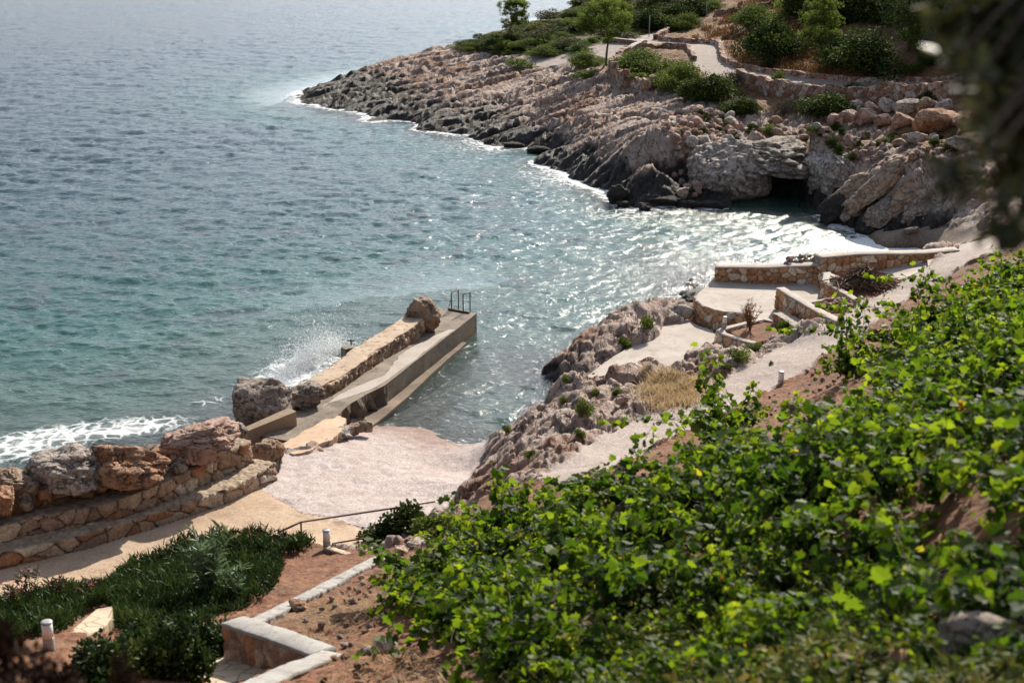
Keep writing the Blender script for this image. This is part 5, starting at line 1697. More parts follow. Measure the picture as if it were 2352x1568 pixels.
# rock plants on the near shore
for x, y, w_, h_, lb in [(1480, 752, 36, 30, 'green tuft on the rocks beside the lower terrace'), (1437, 798, 34, 36, 'green tuft between rock and the edge of the lower terrace'), (1296, 876, 22, 18, 'tiny green tuft at the seaward rock tip'),
                         (1365, 905, 22, 16, 'tiny green cushion in the middle of the near rocks'), (1420, 905, 26, 18, 'small green cushion below the dry grass'), (1292, 925, 20, 20, 'little green cushion on the near rock face'), (1335, 955, 44, 44, 'green bush low on the near rocks'), (1330, 1000, 30, 26, 'small bush at the base of the near rocks'),
                         (1700, 822, 60, 28, 'green mat along the left edge of the gravel path'), (1740, 805, 44, 20, 'thin green strip of plants beside the gravel path'), (1665, 850, 30, 20, 'small green tuft at the gravel path edge'), (1775, 768, 34, 26, 'green tuft behind the plinth of the diagonal wall'), (1800, 760, 34, 30, 'green tuft on the rock beside the plinth'), (1755, 775, 44, 18, 'spreading green plant in the dried shrub planter'), (1165, 990, 26, 18, 'green tuft on the rock above the beach'), (1215, 1050, 30, 22, 'green tuft on the rock close to the vines'), (1935, 700, 30, 14, 'green cushion on the bed of loose stones'), (1770, 838, 10, 12, 'tiny weed standing on the gravel path'), (2115, 660, 20, 12, 'little weed on the gravel path near the brushwood')]:
    p = G(x, y, 30)
    k = proj(*p)[2] / F
    shrub('green', p - [0, 0, 0.02], w_ * k, h_ * k, lb)


# ---- pines
def pine(label, base, trunk, clumps, nper, seed, rad=0.09, tuft=0.17, name='pine_tree', mat='pine'):
    """trunk: polyline offsets from base; clumps: (x, y, z, rx, rz)"""
    rg = np.random.default_rng(seed)
    e = empty(name, tuple(base), label, 'tree')
    tr = np.array(trunk, float)
    it = [tube(chaikin(tr, 2), np.linspace(rad, rad * 0.35, len(chaikin(tr, 2))), 8)]
    Vs, Fs, Rs = [], [], []
    o = 0
    trf = chaikin(tr, 2)
    for c in clumps:
        cpos = np.array(c[:3])
        j = np.argmin(np.linalg.norm(trf - (cpos - [0, 0, 0.5 * c[4] + 0.25]), axis=1))
        st = trf[j]
        midp = (st + cpos) / 2 + rg.normal(size=3) * 0.08
        it.append(tube([st, midp, cpos], [rad * 0.42, rad * 0.28, rad * 0.12], 5, False))
        for q in range(4):
            d = rg.normal(size=3)
            d /= np.linalg.norm(d)
            it.append(tube([midp if q % 2 else cpos, cpos + d * np.array([c[3], c[3], c[4]]) * 0.75], [rad * 0.14, rad * 0.05], 4, False))
        n = int(nper * (c[3] ** 2))
        d, r = blob_points(n, rg, 0.25)
        wob = 1 + 0.5 * perlin(d[:, 0] * 1.8 + c[0] * 5, d[:, 1] * 1.8 + c[1] * 3, d[:, 2] * 1.8 + seed)
        p = cpos + d * (r * wob)[:, None] * np.array([c[3], c[3], c[4]])
        hole = perlin(p[:, 0] * 2.2, p[:, 1] * 2.2, p[:, 2] * 2.6 + seed) > -0.06
        p, d = p[hole], d[hole]
        n = len(p)
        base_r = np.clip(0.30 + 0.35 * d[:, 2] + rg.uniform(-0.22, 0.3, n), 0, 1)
        for s in range(5):
            al = d * 0.5 + rg.normal(size=(n, 3)) * 0.75 + np.array([0, 0, 0.45])
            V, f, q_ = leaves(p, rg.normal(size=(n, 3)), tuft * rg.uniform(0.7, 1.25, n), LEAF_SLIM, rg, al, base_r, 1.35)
            Vs.append(V)
            Fs.append(f + o)
            Rs.append(q_)
            o += len(V)
    V, f = merge(it)
    link('trunk', mesh('trunk', V, f, MT['bark']), e)
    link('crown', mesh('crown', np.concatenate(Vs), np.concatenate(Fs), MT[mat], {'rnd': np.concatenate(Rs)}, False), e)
    return e


def tree_at(x, y, lb, trunk_px, clumps_px, nper, seed, rad=0.09, dn=0.0, **k):
    """all offsets in survey units at the tree's distance"""
    p, t = at_px(x, y)
    s = t / F
    rg = np.random.default_rng(seed)
    tr = [((a - x) * s, 0.0 + dn * i * 0.05, (y - b) * s / CT) for i, (a, b) in enumerate(trunk_px)]
    tr[0] = (tr[0][0], 0, -0.2)
    cl = [((a - x) * s, rg.uniform(-0.5, 0.5) * r_ * s, (y - b) * s / CT, r_ * s, rz * s) for a, b, r_, rz in clumps_px]
    return pine(lb, p, tr, cl, nper, seed, rad, **k)


tree_at(1163, 88, 'lone leaning pine standing out against the sea on the headland crest', [(1163, 88), (1170, 72), (1176, 60), (1182, 40), (1184, 26)],
        [(1160, 18, 18, 10), (1185, 14, 22, 10), (1203, 18, 15, 9), (1168, 34, 18, 9), (1192, 34, 22, 10), (1180, 48, 17, 8), (1205, 45, 12, 6), (1160, 52, 11, 6), (1193, 56, 9, 5)], 900, 1, 0.085)
tree_at(1391, 152, 'spreading pine with a bare dark trunk at the corner of the path', [(1391, 152), (1393, 120), (1396, 100), (1392, 70), (1385, 40)],
        [(1345, 52, 26, 18), (1362, 30, 28, 18), (1390, 22, 30, 18), (1412, 44, 30, 20), (1372, 64, 30, 16), (1425, 68, 22, 16), (1350, 76, 20, 12), (1400, 80, 26, 10), (1436, 52, 14, 14), (1396, 98, 17, 6), (1335, 66, 14, 9)], 650, 2, 0.10)
tree_at(1878, 148, 'young light green pine with a thin trunk between two dark bushes', [(1878, 148), (1878, 110), (1880, 80), (1884, 30), (1886, 0)],
        [(1884, -4, 24, 20), (1872, 20, 26, 20), (1898, 26, 28, 20), (1858, 52, 24, 18), (1886, 50, 32, 22), (1912, 56, 20, 18), (1866, 80, 28, 14), (1898, 84, 28, 14), (1842, 84, 16, 10), (1878, 98, 22, 8), (1918, 88, 14, 10)], 700, 3, 0.06)
tree_at(1425, 60, 'small pine behind the spreading one near the path top', [(1425, 72), (1426, 40), (1428, 15)], [(1420, 20, 22, 16), (1440, 26, 20, 16), (1428, 42, 26, 14), (1448, 50, 16, 12), (1410, 48, 14, 10)], 600, 4, 0.05)
tree_at(2085, 120, 'tall dark tree rising out of the upper right thicket', [(2085, 150), (2088, 60), (2090, -40)], [(2060, 20, 60, 45), (2110, 0, 60, 50), (2090, 60, 60, 40), (2060, -40, 60, 40), (2140, 50, 55, 45)], 330, 5, 0.12, mat='shrubd')
tree_at(2230, 130, 'second dark tree in the thicket behind the near branches', [(2230, 150), (2232, 60), (2235, -40)], [(2200, 20, 65, 50), (2260, 10, 65, 50), (2230, 70, 65, 45), (2290, 60, 60, 50), (2200, -50, 60, 40), (2330, 20, 60, 60)], 300, 6, 0.12, mat='shrubd')
tree_at(1500, 18, 'dark pine top poking over the crest at the upper edge', [(1500, 40), (1500, 10), (1500, -20)], [(1485, 8, 22, 14), (1510, 4, 24, 16), (1500, -16, 22, 14)], 500, 8, 0.06, mat='shrubd')

# thin poles beside the path
for x, y, h_, lb in ((1491, 86, 48, 'thin grey pole at the top of the path'), (1622, 40, 34, 'thin grey pole among the bushes above the path'), (1757, 22, 40, 'thin grey pole on the dry slope at the upper edge')):
    p, t = at_px(x, y)
    V, f = tube([p + [0, 0, -0.2], p + [0, 0, h_ * t / F]], 0.035, 6)
    solo('grey_pole', V, f, MT['post'], lb, 'pole')

# ---- scree boulders and the big boulders below the retaining wall
cnt = 0
occupied = []
for i in range(1500):
    u = R.uniform()
    x, y = R.uniform(1480, 1730), R.uniform(250, 470)
    if not inpoly(np.array([x]), np.array([y]), [(1590, 262), (1660, 262), (1720, 300), (1700, 330), (1650, 350), (1620, 400), (1605, 460), (1560, 462), (1545, 420), (1560, 370), (1540, 330), (1520, 300)])[0]:
        continue
    p, t = at_px(x, y)
    s_ = R.choice([R.uniform(14, 24), R.uniform(22, 42)], p=[0.6, 0.4]) * t / F
    if any(np.hypot(p[0] - a, p[1] - b) < (s_ + c) * 0.36 for a, b, c in occupied):
        continue
    occupied.append((p[0], p[1], s_))
    stone('scree_boulder', p - [0, 0, 0.1 * s_], s_, 'b_pink' if R.uniform() < 0.7 else 'b_pale', 'pinkish boulder of the scree left of the cave', 'boulders of the pink scree', 'boulder')
    cnt += 1
    if cnt >= 150:
        break
cnt = 0
for i in range(900):
    x, y = R.uniform(1620, 2230), R.uniform(270, 400)
    if not inpoly(np.array([x]), np.array([y]), [(1700, 300), (1800, 275), (1950, 300), (2230, 330), (2230, 420), (2060, 370), (1950, 370), (1850, 345), (1760, 330)])[0]:
        continue
    p, t = at_px(x, y)
    s_ = R.choice([R.uniform(10, 18), R.uniform(18, 40)], p=[0.7, 0.3]) * t / F
    if any(np.hypot(p[0] - a, p[1] - b) < (s_ + c) * 0.4 for a, b, c in occupied):
        continue
    occupied.append((p[0], p[1], s_))
    stone('loose_boulder', p - [0, 0, 0.12 * s_], s_, ['b_pink', 'b_pale', 'b_tan'][int(R.integers(3))], 'loose boulder on the rubble slope above the cave', 'boulders on the rubble slope', 'boulder')
    cnt += 1
    if cnt >= 85:
        break
cnt = 0
for i in range(700):
    x, y = R.uniform(900, 1560), R.uniform(115, 400)
    if not inpoly(np.array([x]), np.array([y]), [(900, 170), (1000, 128), (1150, 140), (1390, 180), (1560, 250), (1560, 380), (1400, 370), (1200, 300), (1000, 240)])[0]:
        continue
    p, t = at_px(x, y)
    s_ = R.choice([R.uniform(7, 13), R.uniform(13, 26)], p=[0.85, 0.15]) * t / F
    stone('fallen_block', p - [0, 0, 0.15 * s_], s_, ['b_pink', 'b_pale', 'b_pale'][int(R.integers(3))], 'fallen pale block lying on the sloping rock slabs', 'blocks scattered on the rock slabs', 'rock')
    cnt += 1
    if cnt >= 60:
        break
for j, (x, y, w_, h_, mt) in enumerate([(1968, 262, 40, 30, 'b_pale'), (2000, 262, 34, 30, 'b_pink'), (2036, 260, 40, 34, 'b_pale'), (2085, 262, 66, 34, 'b_pale'), (2130, 262, 50, 36, 'b_tan'), (2165, 262, 40, 34, 'b_pale'),
                                        (1945, 284, 44, 30, 'b_pink'), (1985, 288, 52, 36, 'b_pink'), (2030, 290, 44, 30, 'b_pink'), (2072, 294, 56, 34, 'b_pink'), (2150, 300, 104, 52, 'b_orange'), (2215, 300, 60, 44, 'b_tan'), (1915, 292, 40, 26, 'b_pink'), (2100, 330, 60, 26, 'b_pale'), (2200, 345, 56, 30, 'b_pale'), (2255, 270, 56, 46, 'b_tan'), (2300, 290, 60, 46, 'b_grey')]):
    p, t = at_px(x, y)
    k = t / F
    if j == 10:
        lb = 'largest rust red boulder below the retaining wall, near the blurred branches'
        boulder('boulder', lb, p, (w_ * k, w_ * k * 0.7, h_ * k * 1.1), 500 + j, mt, R.uniform(-.3, .3), sub=4, box_=3.0)
    else:
        boulder('boulder', 'large boulder stacked in rows below the headland retaining wall', p, (w_ * k, w_ * k * 0.75, h_ * k * 1.1), 500 + j, mt, R.uniform(-.3, .3), sub=4, box_=3.2, group='boulders stacked below the retaining wall')
# black boulders in the surf
for j, (x, y, w_, h_, lb) in enumerate([(1425, 466, 62, 50, 'black wet boulder at the water, left of the scree'), (1470, 448, 95, 46, 'big dark boulder behind the wet black one'), (1430, 474, 36, 22, 'small wet rock at the surf edge'), (1478, 482, 34, 22, 'small pointed wet rock farthest out in the surf'), (1520, 468, 120, 26, 'long flat black rock at the waterline'), (1585, 474, 70, 20, 'low black rock below the pink scree'), (1640, 476, 60, 22, 'low dark rock at the left mouth of the cave'), (1240, 350, 56, 20, 'dark wet rock in the foam of the middle shore'), (1180, 338, 50, 18, 'dark wet rock by the foam below the slabs')]):
    p = P(x, y, 0.0)
    k = proj(*p)[2] / F
    boulder('boulder', lb, p - [0, 0, 0.1], (w_ * k, w_ * k * 0.75, h_ * k), 540 + j, 'b_black', R.uniform(-.3, .3), sub=4, box_=2.4, rough=0.16)

# ---- outcrops either side of the sea cave
def outcrop(name, label, seed, c, s, mat, rz=0.0, cave=None, sub=6, **k):
    V, fq = boulder_mesh(seed, sub, s=s, **k)
    if cave is not None:
        x0, x1, zt, push = cave
        f = sstep(x0, x0 + 0.7, V[:, 0]) * sstep(x1, x1 - 0.25, V[:, 0])
        top = zt * (0.55 + 0.45 * sstep(x0, x1, V[:, 0]))
        g = sstep(top + 0.18, top - 0.25, V[:, 2]) * f * (V[:, 1] < 0.4)
        V[:, 1] += g * (push - 0.0) * np.clip((0.6 - V[:, 1]) / s[1], 0, 1)
        V[:, 2] += g * 0.0
    ca, sa = math.cos(rz), math.sin(rz)
    V = np.stack([V[:, 0] * ca - V[:, 1] * sa, V[:, 0] * sa + V[:, 1] * ca, V[:, 2]], 1)
    o = link(name, mesh(name, V, fq, MT[mat]), None, c)
    return tag(o, label, 'rock outcrop')


pc = P(1668, 462, 0.0)
outcrop('rock_outcrop', 'grey domed limestone outcrop at the left of the sea cave', 601, pc + [0.4, 1.9, 1.2], (4.2, 4.4, 3.7), 'b_pale', 0.2, box_=2.6, planes=6, rough=0.10, pits=0.05, freq=1.8)
outcrop('rock_outcrop', 'dark overhanging rock roof of the sea cave', 602, CV + [0.1, 3.1, 1.95], (6.0, 5.6, 2.0), 'b_grey', -0.06, box_=2.7, planes=8, rough=0.17, pits=0.06, freq=1.8)
pc = P(1905, 470, 0.2)
outcrop('rock_outcrop', 'pale blocky limestone buttress at the right of the sea cave', 603, pc + [0.4, 1.6, 0.95], (3.0, 3.6, 3.0), 'b_pale', 0.3, box_=4.0, planes=5, rough=0.12, pits=0.07, freq=1.8)
SLB = [(1965, 452, 3.4, 0.5, 'b_tan', 'tilted reddish rock slab leaning on the pale buttress'), (1935, 490, 2.8, 0.55, 'b_black', 'tilted black slab at the water right of the cave'), (1985, 478, 3.2, 0.45, 'b_grey', 'second tilted grey slab, behind the one at the water'), (2020, 462, 3.6, 0.5, 'b_tan', 'longest tilted slab of the cliff right of the cave'),
       (2050, 490, 2.8, 0.5, 'b_grey', 'tilted dark slab above the cove beach'), (2085, 470, 2.6, 0.45, 'b_tan', 'tilted brown slab high above the cove beach'), (2120, 495, 2.4, 0.5, 'b_grey', 'rightmost tilted slab above the cove beach'), (2010, 510, 2.2, 0.45, 'b_black', 'low dark slab at the left end of the cove beach')]
for j, (x, y, L_, th_, mt, lb) in enumerate(SLB):
    p = G(x, y, 55)
    boulder('rock_slab', lb, p + [0.0, 0.35, -0.75], (L_, 1.3, th_), 610 + j, mt, 0.2 + 0.1 * (j % 3), (0.5, -0.62 - 0.05 * (j % 2)), sub=5, box_=3.4, planes=7, rough=0.2, sink=0.0, cat='rock')
for j, (x, y, w_, h_, lb) in enumerate([(2095, 538, 40, 16, 'flat slab lying on the cove beach')]):
    p = G(x, y, 55)
    k = proj(*p)[2] / F
    boulder('boulder', lb, p, (w_ * k, w_ * k * 0.7, h_ * k), 620 + j, 'b_grey', 0.2, sub=4, box_=3.0, rough=0.14)
boulder('boulder', 'smooth pale boulder wedged against the curved terrace wall', P(1562, 732, 0.75), (1.0, 0.7, 0.62), 630, 'b_pale', 0.15, sub=5, box_=2.4, planes=4, rough=0.06, pits=0.0)

# dry grass over the red slope above the path
rg = np.random.default_rng(61)
HG = [(1590, 88), (1640, 45), (1720, 0), (1800, -10), (1850, 60), (1960, 130), (2060, 160), (2150, 170), (2080, 178), (1900, 172), (1780, 160), (1700, 145), (1665, 110)]
hp = []
for i in range(1100):
    x, y = rg.uniform(1590, 2150), rg.uniform(-10, 178)
    if inpoly(np.array([x]), np.array([y]), HG)[0]:
        c = G(x, y, 60)
        m_ = int(rg.integers(12, 34))
        hp.append(np.stack([c[0] + rg.normal(0, 0.22, m_), c[1] + rg.normal(0, 0.22, m_), np.full(m_, c[2] - 0.03)], 1))
hp = np.concatenate(hp)
hp[:, 2] = ground(hp[:, 0], hp[:, 1]) - 0.02
n = len(hp)
dn_ = rg.normal(size=(n, 3)) * 0.5
dn_[:, 2] = 1
V, f, r_ = leaves(hp, rg.normal(size=(n, 3)), 0.34 * rg.uniform(0.5, 1.3, n), LEAF_SLIM, rg, dn_, None, 1.3)
solo('dry_grass', V, f, MT['hillgrass'], 'tawny dry grass over the red slope above the headland path', 'grass', None, {'rnd': r_}, False, None, 'stuff')
# ---------------------------------------------------------------- grapevines on the slope
def shoot_curve(rg, L, el, az, droop):
    n = 8
    p = [np.zeros(3)]
    d = np.array([math.cos(az) * math.cos(el), math.sin(az) * math.cos(el), math.sin(el)])
    for i in range(n):
        d = d + np.array([rg.normal() * 0.10, rg.normal() * 0.10, -droop])
        d = d / np.linalg.norm(d)
        p.append(p[-1] + d * L / n)
    return np.array(p)


def vine_parts(seed, nshoot=23, L=(0.5, 1.2), leaf=0.138, head=0.22, extra=None, el=(0.25, 1.35)):
    rg = np.random.default_rng(seed)
    it = [tube([(0, 0, -0.15), (0.03, 0.02, head * 0.5), (-0.02, 0.0, head)], [0.05, 0.042, 0.05], 7)]
    LP, LN, LA, LR = [], [], [], []
    curves = []
    for i in range(nshoot):
        az = 6.283 * i / nshoot + rg.normal() * 0.3
        curves.append((shoot_curve(rg, rg.uniform(*L), rg.uniform(*el), az, rg.uniform(0.12, 0.30)), 1.0))
    for c in extra or []:
        curves.append((shoot_curve(rg, *c), 0.8))
    for cu, dens in curves:
        cu = cu + np.array([0, 0, head])
        it.append(tube(cu, np.linspace(0.008, 0.003, len(cu)), 4, False))
        Ltot = np.linalg.norm(np.diff(cu, axis=0), axis=1).sum()
        m_ = int(Ltot / 0.034 * dens)
        s = np.linspace(0.12, 1.0, m_)
        q = np.stack([np.interp(s, np.linspace(0, 1, len(cu)), cu[:, k]) for k in range(3)], 1)
        side = rg.normal(size=(m_, 3))
        side[:, 2] = side[:, 2] * 0.5
        side /= np.linalg.norm(side, axis=1)[:, None]
        q = q + side * rg.uniform(0.03, 0.11, m_)[:, None]
        nr = rg.normal(size=(m_, 3)) * 0.85 + np.array([0, -0.1, 0.42]) + side * 0.45
        al = side + np.array([0, 0, -0.45]) + rg.normal(size=(m_, 3)) * 0.3
        sz = leaf * rg.uniform(0.65, 1.15, m_) * (1 - 0.45 * s ** 4)
        LP.append(q)
        LN.append(nr)
        LA.append(al)
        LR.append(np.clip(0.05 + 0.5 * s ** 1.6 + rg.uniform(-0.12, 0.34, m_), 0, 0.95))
        LR[-1][rg.uniform(0, 1, m_) < 0.012] = 1.0
        LR.append(LR.pop())
    P_, N_, A_, R_ = [np.concatenate(a) for a in (LP, LN, LA, LR)]
    sz = leaf * rg.uniform(0.45, 1.12, len(P_))
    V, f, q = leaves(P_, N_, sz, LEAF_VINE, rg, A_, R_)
    tv, tf = merge(it)
    return mesh('foliage', V, f, MT['vine'], {'rnd': q}, False), mesh('trunk', tv, tf, MT['bark'])


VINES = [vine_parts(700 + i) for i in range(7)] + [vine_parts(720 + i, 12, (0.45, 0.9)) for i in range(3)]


def vine(base, sc, label, group, vi=None, rz=None):
    fm, tm = VINES[int(R.integers(len(VINES)))] if vi is None else vi
    e = empty('grapevine', tuple(base), label, 'grapevine', group)
    link('foliage', fm, e)
    link('trunk', tm, e)
    e.rotation_euler = (0, 0, R.uniform(0, 6.28) if rz is None else rz)
    e.scale = (sc, sc, sc * R.uniform(0.85, 1.05))
    return e


VPOLY = [(860, 1455), (900, 1395), (985, 1320), (1060, 1255), (1120, 1215), (1220, 1185), (1340, 1170), (1440, 1150), (1540, 1112), (1640, 1078), (1730, 1055), (1850, 1040), (1985, 1015), (2055, 905), (2085, 855), (2135, 818), (2180, 790), (2230, 740), (2290, 690),
         (2352, 650), (2700, 620), (2700, 1640), (2250, 1640), (2150, 1480), (2000, 1440), (1760, 1400), (1600, 1420), (1480, 1490), (1400, 1568), (1250, 1620), (1180, 1570), (1080, 1520), (980, 1490), (900, 1475)]
HOLES = [[(1850, 880), (1960, 860), (2000, 930), (1900, 980), (1840, 960)], [(1300, 1370), (1480, 1330), (1500, 1400), (1330, 1420)]]
nv = 0
vs_ = []
rowdir = np.array([0.96, 0.28])
rown = np.array([-0.28, 0.96])
for r_ in range(-4, 40):
    for c_ in range(-20, 30):
        q = rowdir * (c_ * 0.86 + R.normal() * 0.16) + rown * (8.0 + r_ * 1.10 + R.normal() * 0.12)
        if q[1] < 7.5:
            continue
        z = float(ground(q[0], q[1]))
        x, y, t = proj(q[0], q[1], z)
        if t < 8.6 or t > 44 or x > 2620:
            continue
        if not inpoly(np.array([x]), np.array([y]), VPOLY)[0] or any(inpoly(np.array([x]), np.array([y]), h)[0] for h in HOLES):
            continue
        vs_.append((q[0], q[1], z, t, x, y))
vs_.sort(key=lambda a: a[3])
for a in vs_[:300]:
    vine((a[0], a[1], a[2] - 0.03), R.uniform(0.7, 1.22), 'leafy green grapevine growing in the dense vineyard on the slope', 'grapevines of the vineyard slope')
    nv += 1
WV = scatter([(1450, 1520), (1500, 1450), (1620, 1400), (1800, 1380), (2000, 1410), (2150, 1480), (2250, 1600), (1400, 1620)], 26, 7, 20) if False else []
# vines with runners of their own
VX = vine_parts(760, 14, (0.6, 1.1), extra=[(2.6, 0.15, 3.25, 0.02), (1.5, 0.7, 2.8, 0.22), (1.3, 0.9, 2.3, 0.12)])
for x, y, t, sc, lb in ((2075, 805, 34.5, 1.2, 'grapevine whose long runner trails left across the gravel path'), (2200, 690, 36.5, 1.3, 'grapevine arching up beside the path at the right'),
                        (1700, 960, 30.0, 1.1, 'grapevine lifting bright shoots against the path by the lamp'), (2320, 640, 36.0, 1.3, 'grapevine below the blurred branches at the right edge')):
    q = Pt(x, y, t)
    z = float(ground(q[0], q[1]))
    vine((q[0], q[1], z), sc, lb, None, VX, R.uniform(-0.4, 0.3))
VT = vine_parts(770, 12, (0.5, 0.9), extra=[(1.7, 1.35, 1.9, 0.02), (1.5, 1.25, 1.4, 0.03), (1.3, 1.4, 2.5, 0.03)])
for x, y, t, lb in ((1640, 960, 29.0, 'grapevine with one bright tall shoot near the dry grass'), (1990, 735, 38.0, 'slender vine shoot standing before the stone bed'), (1940, 905, 35.0, 'vine with hanging tendrils over the red soil'), (2130, 730, 36.5, 'tall vine shoot on the bare soil beside the path')):
    q = Pt(x, y, t)
    vine((q[0], q[1], float(ground(q[0], q[1]))), 1.15, lb, None, VT, R.uniform(-0.5, 0.5))


# ---------------------------------------------------------------- ground cover, weeds and grass
def scatter(poly, n, tmin=5, tmax=60):
    xs = [p[0] for p in poly]
    ys = [p[1] for p in poly]
    # even in plan: sample a plan box round the outline, keep what falls inside it
    c = np.array([G(x, y, tmin) for x, y in poly])
    lo, hi = c[:, :2].min(0), c[:, :2].max(0)
    X = R.uniform(lo[0], hi[0], n * 6)
    Y = R.uniform(lo[1], hi[1], n * 6)
    Z = ground(X, Y)
    x, y, t = proj(X, Y, Z)
    k = inpoly(x, y, poly) & (t > tmin) & (t < tmax)
    return np.stack([X, Y, Z], 1)[k][:n]


def blades(p, h, w_, rg, lean=0.4, curve=0.3):
    n = len(p)
    d = rg.normal(size=(n, 3)) * lean
    d[:, 2] = 1
    d /= np.linalg.norm(d, axis=1)[:, None]
    sd_ = np.cross(d, rg.normal(size=(n, 3)))
    sd_ /= np.linalg.norm(sd_, axis=1)[:, None]
    b = rg.normal(size=(n, 3)) * curve
    b[:, 2] = -np.abs(b[:, 2]) * 0.6
    h = np.full(n, h) if np.isscalar(h) else h
    hh = h[:, None]
    V = np.stack([p - sd_ * w_ / 2, p + sd_ * w_ / 2, p + d * hh * 0.55 + sd_ * w_ * 0.42 + b * hh * 0.2, p + d * hh * 0.55 - sd_ * w_ * 0.42 + b * hh * 0.2, p + d * hh + b * hh * 0.7], 1).reshape(-1, 3)
    o = np.arange(n)[:, None] * 5
    return V, [np.array([[0, 1, 2, 3]]) + o, np.array([[3, 2, 4]]) + o]


ICE = [(-60, 1440), (0, 1395), (110, 1362), (240, 1348), (330, 1296), (430, 1245), (520, 1235), (600, 1236), (690, 1240), (728, 1252), (700, 1268), (640, 1282), (655, 1300), (630, 1350), (610, 1372), (560, 1400), (480, 1420), (440, 1450), (300, 1462), (262, 1440), (262, 1398), (215, 1400), (150, 1450), (-60, 1500)]
p = scatter(ICE, 15000)
rg = np.random.default_rng(41)
cl = fbm(p[:, 0] * 1.1, p[:, 1] * 1.1, o=3)
hh = 0.20 * (1 + 0.55 * cl) * rg.uniform(0.6, 1.25, len(p))
lift = np.clip(0.22 + 0.16 * cl, 0.03, 0.5) * rg.uniform(0, 1, len(p))
p = p + np.stack([np.zeros(len(p)), np.zeros(len(p)), lift], 1)
V, f = blades(p, hh, 0.032, rg, 0.42, 0.25)
V2, f2 = blades(p + rg.normal(size=p.shape) * 0.02, hh * 0.9, 0.032, rg, 0.6, 0.3)
Va, fa = merge([(V, f), (V2, f2)])
rn = np.clip(0.25 + 0.3 * rg.uniform(-1, 1, len(p)) + 0.5 * cl * 0.4 + 0.9 * lift, 0, 1)
solo('ground_cover', Va, fa, MT['ice'], 'dark green succulent ground cover filling the bed below the path', 'ground cover', None, {'rnd': np.concatenate([np.repeat(rn, 5), np.repeat(rn, 5)])}, False, None, 'stuff')


def leafy_plant(label, base, h, wd, nst, seed, mat, lsize, tmpl, name, cat, flowers=0, lean=0.5, per=16, group=None):
    rg = np.random.default_rng(seed)
    e = empty(name, tuple(base), label, cat, group)
    it, LP, LN, LA = [], [], [], []
    tips = []
    for i in range(nst):
        a = rg.uniform(0, 6.28)
        r_ = rg.uniform(0.1, 1) * wd / 2
        top = np.array([math.cos(a) * r_, math.sin(a) * r_, h * rg.uniform(0.65, 1.0)])
        cu = np.array([[0, 0, -0.05], top * np.array([0.35, 0.35, 0.5]), top])
        cu = chaikin(cu, 2)
        it.append(tube(cu, np.linspace(0.012, 0.004, len(cu)), 5, False))
        s = rg.uniform(0.3, 1.0, per)
        q = np.stack([np.interp(s, np.linspace(0, 1, len(cu)), cu[:, k]) for k in range(3)], 1)
        d = rg.normal(size=(per, 3)) * 0.8
        d[:, 2] = np.abs(d[:, 2]) * 0.5 + 0.25
        LP.append(q)
        LA.append(d)
        LN.append(rg.normal(size=(per, 3)) * 0.5 + [0, 0, 0.8])
        tips.append(top)
    V, f, q = leaves(np.concatenate(LP), np.concatenate(LN), lsize * rg.uniform(0.7, 1.2, nst * per), tmpl, rg, np.concatenate(LA))
    link('foliage', mesh('foliage', V, f, MT[mat], {'rnd': q}, False), e)
    V, f = merge(it)
    link('stem', mesh('stem', V, f, MT['bark']), e)
    if flowers:
        FP = np.concatenate([t_ + rg.normal(size=(flowers, 3)) * 0.05 + [0, 0, 0.04] for t_ in tips])
        V, f, q = leaves(FP, rg.normal(size=FP.shape), 0.045, LEAF_OVAL, rg)
        link('blossom', mesh('blossom', V, f, MT['pink'], {'rnd': q}, False), e)
    return e


OL = (np.array([[0, 0, 0], [0.085, 0.4, 0.02], [0.05, 0.75, 0.0], [0, 1.0, -0.08], [-0.05, 0.75, 0.0], [-0.085, 0.4, 0.02]]), np.array([[0, 1, 2, 3], [0, 3, 4, 5]]))
leafy_plant('pale green oleander standing up out of the ground cover', G(485, 1375) , 1.45, 1.1, 26, 51, 'olean', 0.27, OL, 'oleander', 'plant', 0, per=20)
leafy_plant('grey green oleander shoots leaning over the ground cover, right of centre', G(545, 1380), 0.85, 0.9, 10, 52, 'olean', 0.24, OL, 'oleander', 'plant', 0, per=16)
for i, (x, y, h_, lb) in enumerate([(35, 1420, 0.75, 'oleander with pink blossoms at the left edge of the bed'), (75, 1400, 0.85, 'tallest pink flowering oleander by the path at left'), (140, 1390, 0.6, 'pink flowering oleander, third from the left edge'), (205, 1385, 0.45, 'small pink flowering oleander nearest the stone step')]):
    leafy_plant(lb, G(x, y), h_, 0.55, 9, 60 + i, 'ice', 0.2, OL, 'oleander', 'plant', 5, per=14)
leafy_plant('dried rust red shrub in the terrace planter', P(1722, 760, 1.3), 0.95, 0.9, 26, 71, 'dead', 0.11, LEAF_SLIM, 'dried_shrub', 'shrub', 0, per=26)
e_ = leafy_plant('thin dead red conifer top standing in the terrace planter', P(1716, 756, 1.3), 1.25, 0.25, 6, 72, 'dead', 0.12, LEAF_SLIM, 'dried_shrub', 'shrub', 0, per=30)

